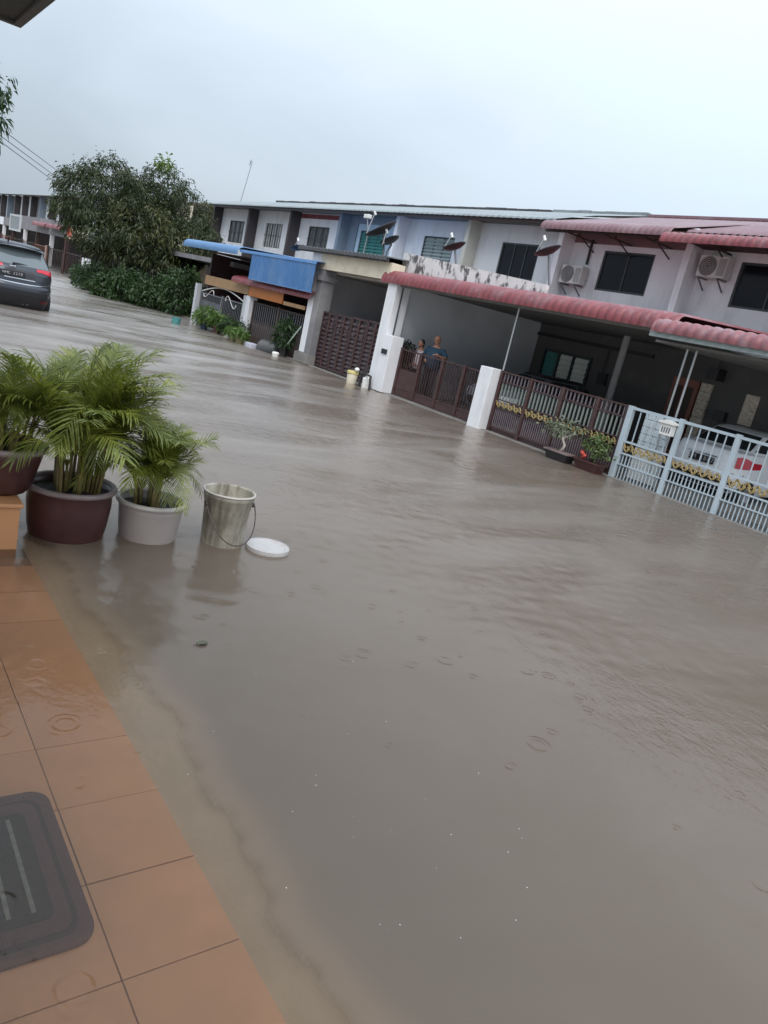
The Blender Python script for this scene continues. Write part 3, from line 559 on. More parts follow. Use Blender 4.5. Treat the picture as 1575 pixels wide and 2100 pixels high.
# P5 dark gate, P6 grey swirl gate
gt = thing('gate', 'dark brown barred gate under the orange board', 'gate', (12.5, 23.4, 0))
ub = MB().box(-0.012, 0.012, -0.012, 0.012, 0, 1.2).mesh('bar', greymetal)
for y in (25.45, 23.5, 21.55): box('post', (12.46, 12.54, y-0.04, y+0.04, -0.3, 1.5), umber, gt)
for a, b_ in ((23.54, 25.41), (21.59, 23.46)):
    for z0, z1 in ((1.42, 1.46), (0.78, 0.82)): box('rail', (12.47, 12.53, a, b_, z0, z1), umber, gt)
    box('kick_panel', (12.49, 12.51, a, b_, -0.1, 0.78), umber, gt)
    for q in range(12): piece('bar', ub, gt, (12.5, a+(b_-a)*(q+0.5)/12, 0.25))
gt = thing('gate', 'grey gate with arched white swirl top beside the tree hedge', 'gate', (12.5, 28.3, 0))
for y in (30.4, 28.3, 26.25): box('post', (12.46, 12.54, y-0.04, y+0.04, -0.3, 1.35), greymetal, gt)
for a, b_ in ((28.34, 30.36), (26.29, 28.26)):
    for q in range(14): piece('bar', ub, gt, (12.5, a+(b_-a)*(q+0.5)/14, 0.1))
    for z0, z1 in ((1.25, 1.29), (0.15, 0.2)): box('rail', (12.47, 12.53, a, b_, z0, z1), greymetal, gt)
    box('backing_sheet', (12.55, 12.56, a, b_, 0.15, 1.0 if a > 27 else 0.4), M('grey_sheet', (0.2, 0.21, 0.24), 0.6), gt)
MB().path([(12.47, 30.3 - 4.0*i/16, 1.35 + 0.28*math.sin(math.pi*i/16)) for i in range(17)], 0.025, 6).obj('arch', whitepl, gt)
MB().path([(12.46, 29.6 - 0.5*math.cos(q*0.5), 1.3 + 0.16*math.sin(q)) for q in np.linspace(0, 6, 18)], 0.018, 5).obj('swirl', whitepl, gt); MB().path([(12.46, 27.4 + 0.5*math.cos(q*0.5), 1.2 + 0.2*math.sin(q)) for q in np.linspace(0, 6, 18)], 0.018, 5).obj('swirl', whitepl, gt)
# ================================================================ AIR CONDITIONERS, DISHES, ANTENNA
def aircon(y, z, label):
    a = thing('air_conditioner', label, 'air conditioner', (18.5, y, z), 'outdoor air conditioners')
    MB().box(18.38, 18.68, y-0.41, y+0.41, z, z+0.55).obj('case', offwhite, a, bevel=0.015)
    MB().lathe([(0.0, 0), (0.23, 0), (0.25, 0.012)], (18.377, y+0.12, z+0.275), 24, RY(-math.pi/2)).obj('fan_guard', M('fan_dark', (0.07, 0.07, 0.07), 0.6), a)
    for q in range(5):
        rr = 0.05+q*0.045; MB().path([(18.362, y+0.12+rr*math.cos(w_), z+0.275+rr*math.sin(w_)) for w_ in np.linspace(0, 2*math.pi, 20)], 0.006, 4, False).obj('guard_ring', offwhite, a)
    MB().box(18.37, 18.38, y-0.38, y-0.17, z+0.05, z+0.48).obj('side_grille', M('grille_grey', (0.3, 0.3, 0.3), 0.6), a)
    for s_ in (-0.28, 0.28): MB().box(18.36, 18.748, y+s_-0.02, y+s_+0.02, z-0.04, z-0.002).obox((18.53, y+s_, z-0.16), (0.5, 0.03, 0.03), RY(0.6)).obj('bracket', greymetal, a)
    return a
a = aircon(16.45, 4.22, 'white air conditioner left of the dark window with vertical pipe above it'); MB().path([(18.70, 16.2, 4.87), (18.70, 16.22, 5.6)], 0.04).obj('pipe', black, a)
aircon(11.80, 4.82, 'air conditioner in the shade under the low red roof lip')
def dish(loc, d, aim, label, mat, base, lnb=0.5, pole=0.03):
    r = thing('satellite_dish', label, 'satellite dish', base, 'roof satellite dishes')
    loc = Vector(loc); A = Vector(aim).normalized(); q = A.to_track_quat('Z', 'Y').to_matrix()
    prof = [(0.001, 0)] + [(d/2*s_, 0.16*d*s_*s_) for s_ in np.linspace(0.15, 1, 8)]; prof += [(x_*1.0, z_ - 0.012) for x_, z_ in prof[::-1]]
    MB().lathe(prof, loc, 32, q).obj('reflector', mat, r, smooth=True)
    f_ = loc + A*lnb*d*1.2
    MB().path([loc + q @ Vector((0, -d*0.48, 0.14*d)), f_], 0.014, 6).obj('feed_arm', steel, r)
    MB().path([f_ - A*0.06, f_ + A*0.06], 0.035, 8).obj('feed_horn', whitepl, r)
    MB().path([Vector(base), Vector(base) + Vector((0, 0, 0.3)) if base[2]+0.35 < loc.z else Vector(base), loc - A*0.06, loc], pole, 8).obj('mast', greymetal, r)
    return r
dish((13.6, 19.95, 4.38), 1.05, (-0.35, 0.25, 0.62), 'large brown mesh satellite dish on the cement porch roof', darkdish, (13.6, 19.7, 3.56))
dish((13.75, 19.65, 4.15), 0.62, (-0.4, 0.0, 0.5), 'small black satellite dish tucked behind the large brown one', black, (13.65, 19.6, 3.57))
dish((13.55, 16.35, 4.12), 0.64, (-0.25, 0.35, 0.85), 'thin tilted satellite dish over the mildewed parapet by the louvre window', black, (13.6, 16.1, 3.2))
dish((13.55, 12.95, 4.22), 0.64, (-0.25, 0.4, 0.85), 'tilted satellite dish on a bent mast right of the three pane dark window', black, (13.6, 12.7, 3.2))
dish((13.4, 24.6, 3.55), 0.6, (-0.1, 0.3, 0.85), 'small dark dish lying low behind the blue sheet', black, (13.5, 24.4, 3.2))
MB_ = thing('floodlight', 'small white floodlight on a thin arm in front of the blue wall', 'lamp', (13.4, 20.5, 3.56)); MB().path([(13.4, 20.5, 3.56), (13.4, 20.45, 4.3), (13.3, 20.5, 4.72)], 0.015, 6).obj('arm', steel, MB_); MB().box(13.22, 13.36, 20.35, 20.62, 4.72, 4.84).obj('lamp_head', whitepl, MB_, bevel=0.02)
an = thing('antenna', 'thin television antenna mast on the roof beside the tree', 'antenna', (20.0, 45.0, 6.5))
MB().path([(20.0, 45.0, 6.5), (20.35, 45.0, 9.0)], 0.018, 5).obj('mast', greymetal, an); MB().path([(20.0, 44.3, 8.95), (20.6, 45.9, 8.95)], 0.015, 4).path([(20.2, 44.9, 8.8), (20.2, 44.9, 9.1)], 0.012, 4).path([(20.5, 45.6, 8.8), (20.5, 45.6, 9.1)], 0.012, 4).obj('boom', greymetal, an)
# ================================================================ FAR BLOCK (same row beyond the tree)
FCOL = [cream, greywall, white, white, blueg, greywall, white, beige]
FW = ['white', 'grey', 'cream', 'blue grey']
for k in range(16):
    y0 = 49.5 + 4.55*k; y1 = y0 + 4.55
    nm = ['first', 'second', 'third', 'fourth', 'fifth', 'sixth', 'seventh', 'eighth', 'ninth', 'tenth', 'eleventh', 'twelfth', 'thirteenth', 'fourteenth', 'fifteenth', 'sixteenth'][k]
    h = thing('terrace_house', nm + ' house beyond the tree gap in the distant row at left', 'house', (18.5, (y0+y1)/2, 0.06), 'distant terrace houses beyond the tree')
    wl = cream if k == 0 else (white if k % 3 else greywall)
    MB().box(WX, WX+0.15, y0, y1-0.004, 2.7, 4.3).box(WX, WX+0.15, y0, y1-0.004, 5.4, 6.0).box(WX, WX+0.15, y0, y0+0.9, 4.3, 5.4).box(WX, WX+0.15, y0+2.8, y1-0.004, 4.3, 5.4).obj('upper_wall', wl, h)
    wn = box('window', (WX+0.05, WX+0.09, y0+0.9, y0+2.8, 4.3, 5.4), windowdark, h); box('mullion', (WX+0.03, WX+0.05, y0+1.8, y0+1.87, 4.3, 5.4), framedark, wn)
    box('dividing_fin', (18.1, WX-0.002, y1-0.12, y1+0.1, 2.7, 6.0), brownfin if k % 4 else blueg, h)
    corr_roof(y0, y1, [(17.6, 5.95), (17.62, 6.0), (22.2, 7.1)], 0.4, 0.03, 3).obj('roof', greyroof, h); box('fascia', (17.66, 17.7, y0, y1-0.004, 5.85, 6.03), umber, h)
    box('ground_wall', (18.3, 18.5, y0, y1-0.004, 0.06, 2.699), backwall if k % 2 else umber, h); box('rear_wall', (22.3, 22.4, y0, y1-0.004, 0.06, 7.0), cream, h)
    pm = greywall if k in (1, 2, 3, 4) else FCOL[k % 8]
    box('porch_parapet', (12.6, 12.75, y0, y1-0.01, 2.25, 3.25 if k < 5 else 2.9), pm, h); box('porch_slab', (12.76, 18.28, y0, y1-0.01, 2.3, 2.45), soffit, h)
    box('porch_post', (12.55, 12.8, y1-0.3, y1-0.1, 0.06, 2.24), umber if k == 0 else white if k % 2 else umber, h)
    ga = thing('gate', nm + ' gate of the distant houses beyond the tree', 'gate', (12.5, (y0+y1)/2, 0), 'distant gates')
    MB().box(12.48, 12.54, y0+0.1, y1-0.3, 1.35, 1.4).box(12.48, 12.54, y0+0.1, y1-0.3, 0.1, 0.15).box(12.48, 12.54, y0+0.1, y0+0.16, -0.2, 1.5).box(12.48, 12.54, y1-0.36, y1-0.3, -0.2, 1.5).obj('gate_frame', [maroon2, umber, woodred][k % 3], ga)
    for q in range(10): box('bar', (12.5, 12.52, y0+0.3+q*0.38, y0+0.34+q*0.38, 0.15, 1.35), [maroon, umber, woodred][k % 3], ga)
    if k in (1, 2): tag(corr_roof(y0+0.3, y1-0.2, lip(12.2, 2.72, 0.22, 13.5, 3.0), 0.3, 0.03, 4).obj('awning', red, smooth=True), 'short red awning on the distant grey parapet, ' + ('nearer' if k == 1 else 'farther') + ' of two', 'awning', 'distant red awnings')
wf_ = thing('window_frame', 'pale open frame standing on the distant porch behind the dark car', 'frame', (12.55, 71, 1.95))
MB().box(12.5, 12.6, 69.0, 69.3, 1.95, 3.25).box(12.5, 12.6, 73.2, 73.5, 1.95, 3.25).box(12.5, 12.6, 69.3, 73.2, 1.95, 2.1).box(12.5, 12.6, 69.3, 73.2, 3.1, 3.25).obj('border', porchwall, wf_); box('pane', (12.54, 12.56, 69.3, 73.2, 2.1, 3.1), curtain, wf_)
tag(box('gate_pier', (12.35, 12.75, 48.4, 48.8, -0.3, 1.35), white), 'white gate pier at the far end of the hedge', 'gate pier')
tag(MB().path([(12.3, 58.1, -0.3), (12.3, 58.1, 1.5)], 0.08, 8).obj('pole', M('weathered_pink_pole', (0.3, 0.22, 0.2), 0.7)), 'pale short pole between the distant gates right of the dark car', 'pole')
fl = thing('flag_sign', 'faded red orange hanging banner at the corner of the distant porch', 'banner', (12.3, 52.7, 0)); MB().path([(12.3, 52.9, -0.3), (12.3, 52.9, 3.2)], 0.06, 8).obj('pole', maroon, fl); MB().grid(lambda u, v: (12.3 + 0.03*math.sin(u*9), 52.8 - 1.1*u, 2.45 + 0.75*v - 0.2*u), 8, 2).obj('cloth', orange if False else M('faded_orange_cloth', (0.4, 0.08, 0.04), 0.8), fl)
# ================================================================ VEGETATION
def leaf_cloud(pts, dirs, length, width, droop, mat, name, parent, fold=0.15):
    n = len(pts); P = np.asarray(pts); D = np.asarray(dirs); D = D/np.linalg.norm(D, axis=1)[:, None]
    Ln = length*rng.uniform(0.6, 1.25, n)[:, None]; Wd = width*rng.uniform(0.7, 1.2, n)[:, None]
    rnd = rng.normal(size=(n, 3)); S = np.cross(D, rnd); S /= np.linalg.norm(S, axis=1)[:, None]
    dz = np.array([0, 0, -1.0])[None]
    mid = P + D*Ln*0.5 + dz*droop*Ln*0.15; tip = P + D*Ln + dz*droop*Ln*0.6
    V = np.stack([P, mid + S*Wd/2, tip, mid - S*Wd/2], 1).reshape(-1, 3)
    F = np.arange(4*n).reshape(n, 4)
    me = bpy.data.meshes.new(name); org = np.array(ORG[parent.name])
    me.vertices.add(4*n); me.vertices.foreach_set('co', (V - org).astype(np.float32).ravel()); me.loops.add(4*n); me.loops.foreach_set('vertex_index', F.astype(np.int32).ravel())
    me.polygons.add(n); me.polygons.foreach_set('loop_start', (np.arange(n)*4).astype(np.int32)); me.polygons.foreach_set('loop_total', np.full(n, 4, np.int32))
    me.materials.append(mat); me.update(calc_edges=True); me.validate()
    o = bpy.data.objects.new(name, me); link(o, parent); return o
def clumps(blobs, ncl, per, spread, hollow=0.45):
    P = []; D = []
    vol = np.array([b[1][0]*b[1][1]*b[1][2] for b in blobs])**(2/3); vol = vol/vol.sum()
    for _ in range(ncl):
        c, r = blobs[rng.choice(len(blobs), p=vol)]; d = rng.normal(size=3); d /= np.linalg.norm(d); rad = rng.uniform(hollow, 1.0)**0.5*rng.uniform(0.88, 1.1)
        ctr = np.array(c) + d*np.array(r)*rad
        k = int(per*rng.uniform(0.5, 1.5)); dd = rng.normal(size=(k, 3))*0.75 + d*0.7 + np.array([0, 0, -0.15])
        P.append(ctr + rng.normal(size=(k, 3))*spread); D.append(dd)
    return np.concatenate(P), np.concatenate(D)
T = thing('mango_tree', 'large rounded dark mango tree over the hedge left of the terrace', 'tree', (12.6, 39.6, -0.3))
blobs = [((9.9, 39.6, 4.3), (1.5, 1.8, 1.45)), ((11.0, 40.2, 5.2), (1.3, 1.7, 1.35)), ((12.2, 40, 4.7), (1.6, 1.8, 1.4)), ((13.7, 40.2, 5.6), (1.4, 1.7, 1.25)), ((15.0, 40, 4.8), (1.25, 1.7, 1.4)),
         ((12.0, 38.6, 3.3), (2.1, 1.8, 1.6)), ((14.0, 38.6, 3.2), (2.0, 1.8, 1.5)), ((10.4, 38.7, 2.9), (1.4, 1.6, 1.2)), ((15.2, 39.4, 3.3), (1.2, 1.6, 1.3)), ((11.2, 38.2, 2.3), (1.4, 1.4, 0.9)), ((13.3, 38.0, 2.2), (1.5, 1.4, 0.9)), ((9.3, 39.4, 3.6), (1.0, 1.2, 1.0))]
blobs = [(c, tuple(q*0.97 for q in rr)) for c, rr in blobs]
for _ in range(16):
    c0, r0_ = blobs[rng.integers(0, 9)]; dd = rng.normal(size=3); dd[2] = abs(dd[2])*0.8 if rng.random() < 0.6 else dd[2]; dd /= np.linalg.norm(dd); q = rng.uniform(0.32, 0.6)
    blobs.append((tuple(np.array(c0) + dd*np.array(r0_)*0.98), (q, q, q*0.8)))
p_, d_ = clumps(blobs, 2300, 14, 0.12); leaf_cloud(p_, d_, 0.22, 0.065, 1.0, leafm, 'crown', T)
p_, d_ = clumps([((13.5, 40, 6.75), (0.28, 0.3, 0.3))], 14, 12, 0.12); leaf_cloud(p_, d_, 0.3, 0.09, 0.6, leafy, 'young_shoot', T)
p_, d_ = clumps([((13.6, 38.0, 3.0), (1.7, 1.0, 1.1)), ((12.2, 38.2, 3.6), (1.5, 1.2, 1.0))], 130, 12, 0.15, 0.8); leaf_cloud(p_, d_, 0.28, 0.08, 1.0, M('olive_leaf', (0.095, 0.10, 0.035), 0.5, 0.3, 2, trans=True), 'lighter_leaves', T)
MB().path([(12.6, 39.6, -0.3), (12.5, 39.6, 1.2), (12.4, 39.7, 2.2)], [0.24, 0.2, 0.17], 10).obj('trunk', bark, T, smooth=True)
for e_ in ((9.9, 39.6, 4.4), (11.1, 40.1, 5.6), (13.6, 40.1, 6.0), (15.0, 39.9, 4.9), (12.2, 38.4, 4.0), (14.0, 38.6, 3.4)):
    e_ = Vector(e_); s_ = Vector((12.42, 39.68, 2.1)); MB().path([s_, s_.lerp(e_, 0.5) + Vector((0, 0, 0.35)), e_], [0.12, 0.08, 0.03], 7).obj('limb', bark, T, smooth=True)
T = thing('tree', 'leafy tree whose hanging twigs enter at the upper left edge', 'tree', (0.6, 22.4, -0.3))
blobs = [((2.9, 22, 5.2), (0.55, 0.7, 0.5)), ((3.15, 22, 4.55), (0.42, 0.6, 0.35)), ((2.95, 22, 4.05), (0.42, 0.6, 0.3)), ((1.6, 22.2, 5.2), (1.3, 1.3, 1.2)), ((0.3, 22.4, 5.3), (1.6, 1.6, 1.5))]
p_, d_ = clumps(blobs, 620, 12, 0.10); leaf_cloud(p_, d_, 0.2, 0.062, 1.0, M('dark_green_leaf', (0.03, 0.065, 0.022), 0.5, 0.4, 2, trans=True), 'crown', T)
MB().path([(0.6, 22.4, -0.3), (0.7, 22.4, 2.5), (0.9, 22.3, 4.2)], [0.2, 0.15, 0.12], 9).obj('trunk', bark, T)
for e_ in ((3.35, 22, 4.6), (2.9, 22, 5.4), (3.1, 22, 4.0), (0.2, 22.4, 5.8)): MB().path([(0.9, 22.3, 4.15), Vector((0.9, 22.3, 4.15)).lerp(Vector(e_), 0.5) + Vector((0, 0, 0.2)), e_], [0.07, 0.04, 0.012], 6).obj('limb', bark, T)
HL = ['low bushy shrub at the far left end of the hedge by the white pier', 'mid hedge shrub below the left half of the mango tree', 'mid hedge shrub below the right half of the mango tree', 'tall dark shrub at the right end of the hedge beside the grey gate']
for i, (x, y, r, hz) in enumerate(((10.45, 36.4, 0.65, 0.75), (11.05, 35.8, 0.95, 1.3), (11.95, 34.8, 1.0, 1.2), (12.8, 33.5, 1.0, 1.9))):
    T = thing('hedge_shrub', HL[i], 'shrub', (x, y, -0.3), 'shrubs of the flooded hedge')
    p_, d_ = clumps([((x, y, hz*0.35), (r, r, hz*0.5)), ((x+0.2, y+0.3, hz*0.62), (r*0.75, r*0.8, hz*0.38)), ((x-0.3, y-0.2, hz*0.85), (0.3, 0.3, 0.3)), ((x+0.45, y+0.1, hz*0.95), (0.22, 0.25, 0.3))], 200, 14, 0.12); p_[:, 2] = np.maximum(p_[:, 2], 0.02)
    leaf_cloud(p_, d_, 0.19, 0.09, 0.7, hedgem, 'foliage', T)
    for q in range(4): MB().path([(x + random.uniform(-.2, .2), y, -0.3), (x + random.uniform(-.5, .5), y + random.uniform(-.4, .4), hz*0.7)], [0.03, 0.012], 5).obj('stem', bark, T)
# hedge continues behind as a low dark mass towards the far pier
for i, (x, y) in enumerate(((11.0, 39.5), (11.6, 42.5), (12.2, 45.5))):
    T = thing('hedge_shrub', ['nearest', 'middle', 'farthest'][i] + ' of three shrubs deep in the shade behind the hedge', 'shrub', (x, y, -0.3), 'shaded shrubs behind the hedge')
    p_, d_ = clumps([((x, y, 0.5), (1.1, 1.6, 0.6))], 150, 12, 0.15); leaf_cloud(p_, d_, 0.2, 0.09, 0.6, hedgem, 'foliage', T)
    MB().path([(x, y, -0.3), (x, y, 0.7)], 0.05, 6).obj('stem', bark, T)
# --- potted palms
def frond_mesh(i, arch, nl=30):
    b = MB(); r = random.Random(i); Lr = 1.0
    def rac(s_): 
        a = 0.12 + arch*s_*s_*0.9; return Vector((Lr*s_*math.sin(a)*1.0, 0, Lr*s_*math.cos(a)))
    b.path([rac(q/8) for q in range(9)], [0.011*(1 - 0.8*q/8) for q in range(9)], 5)
    for q in range(nl):
        s_ = 0.24 + 0.76*q/(nl-1); p = rac(s_); tg = (rac(min(1, s_+0.02)) - rac(s_-0.02)).normalized()
        ln = 0.33*(math.sin(math.pi*(0.15 + 0.8*(s_-0.24)/0.76))**0.7)*r.uniform(0.8, 1.1) + 0.08
        for sd in (-1, 1):
            nrm = Vector((-tg.z, 0, tg.x))
            d0 = (tg*(0.75 + 0.8*s_) + Vector((0, sd*1.0, 0)) + nrm*r.uniform(-0.5, 0.15)*-1 + Vector((0, r.uniform(-.15, .15), 0))).normalized()
            wv_ = tg.cross(d0).cross(d0).normalized(); wd = 0.0085*r.uniform(0.85, 1.2)
            pts = []; 
            for u, wf2 in ((0, 0.6), (0.35, 1.0), (0.7, 0.75), (1.0, 0.06)):
                c = p + d0*ln*u + Vector((0, 0, -1))*ln*(0.03*u + 0.30*u*u)*r.uniform(0.8, 1.2) if u else p
                pts += [c + wv_*wd*wf2, c - wv_*wd*wf2]
            b.add(pts, [(0, 1, 3, 2), (2, 3, 5, 4), (4, 5, 7, 6)])
    return b.mesh('frond', palm)
FRO = [frond_mesh(i, a_) for i, a_ in enumerate((0.15, 0.3, 0.45, 0.6, 0.75, 0.95, 1.15, 0.5))]
def potted_palm(c, rim, hgt, prof, pm, rmt, base, nst, nfr, size, label, seed, rimw=0.022, stemr=0.16):
    r = random.Random(seed); c = Vector(c); T = thing('potted_palm', label, 'potted palm', (c.x, c.y, base), 'potted areca palms')
    MB().lathe(prof, (c.x, c.y, 0), 48).obj('pot', pm, T, smooth=True)
    MB().path([(c.x+rim*math.cos(q), c.y+rim*math.sin(q), hgt) for q in np.linspace(0, 2*math.pi, 49)], rimw, 8, False).obj('rim', rmt, T, smooth=True)
    MB().grid(lambda u, v: (c.x + (rim-0.015)*u*math.cos(2*math.pi*v), c.y + (rim-0.015)*u*math.sin(2*math.pi*v), hgt - 0.05 + 0.03*(1-u) + 0.012*math.sin(9*u+13*v)), 6, 24).obj('soil', soil, T)
    tops = []
    for i in range(nst):
        q = r.uniform(0, 6.28); rr = stemr*math.sqrt(r.random()); x, y = c.x+rr*math.cos(q), c.y+rr*math.sin(q); sh = size*r.uniform(0.22, 0.42)
        tp = Vector((x + 0.25*rr*math.cos(q), y + 0.25*rr*math.sin(q), hgt - 0.04 + sh)); tops.append((tp, q))
        MB().path([(x, y, hgt-0.06), ((x+tp.x)/2, (y+tp.y)/2, hgt + sh*0.5), tp], [0.014, 0.011, 0.008], 6).obj('stem', palmstem, T)
    for i in range(nfr):
        tp, q = tops[i % nst]; az = q + r.gauss(0, 0.9) if r.random() < 0.6 else r.uniform(0, 6.28)
        k = r.choice([0, 1, 1, 2, 2, 3, 3, 4, 4, 5, 6, 7]); s_ = size*r.uniform(0.42, 0.74)*(1.0 if k < 4 else 0.95)
        tl = r.gauss(0.10, 0.2) + (0.2 if k > 3 else 0)
        piece('frond', FRO[k], T, tp - Vector((0, 0, 0.05*size)), rot=(Matrix.Rotation(az, 4, 'Z') @ Matrix.Rotation(tl, 4, 'Y') @ Matrix.Rotation(r.uniform(-.3, .3), 4, 'Z')).to_euler(), scale=(s_, s_, s_))
    return T
# low orange wall the left pot stands on
pw = thing('plinth', 'orange tiled block in the water under the leftmost palm pot', 'plinth', (0.8, 5.4, -0.3))
box('block', (0.45, 1.07, 5.02, 5.75, -0.35, 0.29), terra, pw, bevel=0.008); box('coping', (0.43, 1.085, 5.0, 5.77, 0.292, 0.32), terra, pw, bevel=0.008)
potted_palm((0.985, 5.34, 0.325), 0.27, 0.635, [(0.0, 0.325), (0.17, 0.325), (0.2, 0.36), (0.255, 0.58), (0.27, 0.64), (0.25, 0.64), (0.24, 0.58)], potmar, potrim, 0.325, 20, 62, 0.66, 'potted palm in a maroon pot raised on the orange block', 3)
potted_palm((1.46, 5.36, -0.3), 0.295, 0.36, [(0.0, -0.3), (0.2, -0.3), (0.235, -0.1), (0.272, 0.08), (0.288, 0.24), (0.285, 0.33), (0.30, 0.365), (0.275, 0.365), (0.262, 0.3)], potmar, potrim, -0.3, 30, 90, 1.10, 'tallest potted palm in a wide maroon pot standing in the water', 5, stemr=0.19)
potted_palm((2.04, 5.30, -0.3), 0.245, 0.285, [(0.0, -0.3), (0.17, -0.3), (0.195, -0.1), (0.222, 0.08), (0.235, 0.22), (0.25, 0.29), (0.228, 0.29), (0.215, 0.22)], potwhite, potrimw, -0.3, 20, 60, 0.74, 'shorter potted palm in a pale pot beside the stained pail', 9, 0.02, 0.13)
# --- pail and lid
b = thing('pail', 'stained white pail with wire handle standing in the water right of the palms', 'pail', (2.6, 5.16, -0.25))
MB().lathe([(0.0, -0.25), (0.155, -0.25), (0.165, 0.0), (0.182, 0.3), (0.186, 0.305), (0.186, 0.34), (0.192, 0.345), (0.192, 0.38), (0.2, 0.385), (0.2, 0.43), (0.193, 0.435), (0.186, 0.42), (0.17, 0.1), (0.0, 0.08)], (2.6, 5.16, 0), 40).obj('body', pail, b, smooth=True)
MB().path([(2.6+0.201*math.cos(q), 5.16+0.201*math.sin(q), 0.425) for q in np.linspace(0, 2*math.pi, 41)], 0.008, 6, False).obj('rim', potrimw, b, smooth=True)
MB().path([(2.6 + 0.205*math.cos(q) + 0.01, 5.16 - 0.04 + 0.2*math.sin(q)*1.08, 0.33 - 0.27*math.sin(-q)**1.0) for q in np.linspace(-0.02, -math.pi+0.02, 22)], 0.005, 5).obj('handle', rustw, b)
for s_ in (-1, 1): MB().lathe([(0, 0), (0.02, 0), (0.02, 0.012), (0, 0.012)], (2.6+s_*0.196, 5.12, 0.33), 10, RY(s_*math.pi/2)).obj('handle_ear', rustw, b)
ld = thing('plastic_disc', 'round white pail lid floating beside the stained pail', 'lid', (2.93, 4.99, 0.0))
lidm = M('lid_plastic', (0.42, 0.40, 0.39), 0.5, 0.06, 9, dirt=(0.3, 0.27, 0.24), dscale=10, damt=0.5)
MB().lathe([(0.0, 0.02), (0.14, 0.02), (0.15, 0.028), (0.172, 0.028), (0.178, 0.02), (0.178, -0.006), (0.0, -0.006)], (2.93, 4.99, 0.0), 48).obj('disc', lidm, ld, smooth=False)
MB().path([(2.93+0.172*math.cos(q), 4.99+0.172*math.sin(q), 0.028) for q in np.linspace(0, 2*math.pi, 49)], 0.006, 6, False).obj('rim', lidm, ld, smooth=True)
# --- door mat lying on the drowned tiles
dm = thing('door_mat', 'dark rounded door mat with striped centre lying on the flooded tiles', 'mat', (0.42, 2.18, -0.0295))
def rrect(x0, x1, y0, y1, r, z, n=7):
    pts = []
    for cx, cy, a0_ in ((x1-r, y1-r, 0), (x0+r, y1-r, math.pi/2), (x0+r, y0+r, math.pi), (x1-r, y0+r, 1.5*math.pi)):
        for i in range(n+1): q = a0_ + math.pi/2*i/n; pts.append((cx+r*math.cos(q), cy+r*math.sin(q), z))
    return pts
MB().poly(rrect(0.22, 0.735, 1.80, 2.56, 0.075, -0.0305), (0, 0, 0.012)).obj('border', matb, dm)
MB().poly(rrect(0.26, 0.695, 1.845, 2.515, 0.06, -0.0183), (0, 0, 0.002)).obj('border_groove', M('mat_groove', (0.03, 0.02, 0.028), 0.9, 0.2, 20), dm)
MB().poly(rrect(0.278, 0.677, 1.863, 2.497, 0.05, -0.0161), (0, 0, 0.003)).obj('border_inner', matb, dm)
MB().poly(rrect(0.32, 0.632, 1.925, 2.44, 0.03, -0.0129), (0, 0, 0.003)).obj('centre', matc, dm)
for q in range(4): box('stripe', (0.352+q*0.072, 0.366+q*0.072, 1.96, 2.41, -0.0097, -0.0065), mats, dm)
# ================================================================ VIEWER'S PORCH ROOF
pr = thing('porch_roof', 'dark porch roof corner poking in at the upper left', 'porch roof', (-1.6, 1.0, 3.0))
box('soffit', (-2.4, 0.74, -1.0, 4.71, 3.0, 3.03), M('dark_soffit', (0.05, 0.05, 0.05), 0.8, 0.15), pr); MB().box(-2.4, 0.78, 4.712, 4.75, 2.985, 3.14).obj('fascia', M('fascia_dark', (0.06, 0.055, 0.05), 0.6), pr); MB().box(0.742, 0.78, -1.0, 4.711, 2.985, 3.14).obj('fascia', MAT['fascia_dark'], pr); box('roof_sheet', (-2.4, 0.82, -1.0, 4.79, 3.141, 3.17), greyroof, pr)
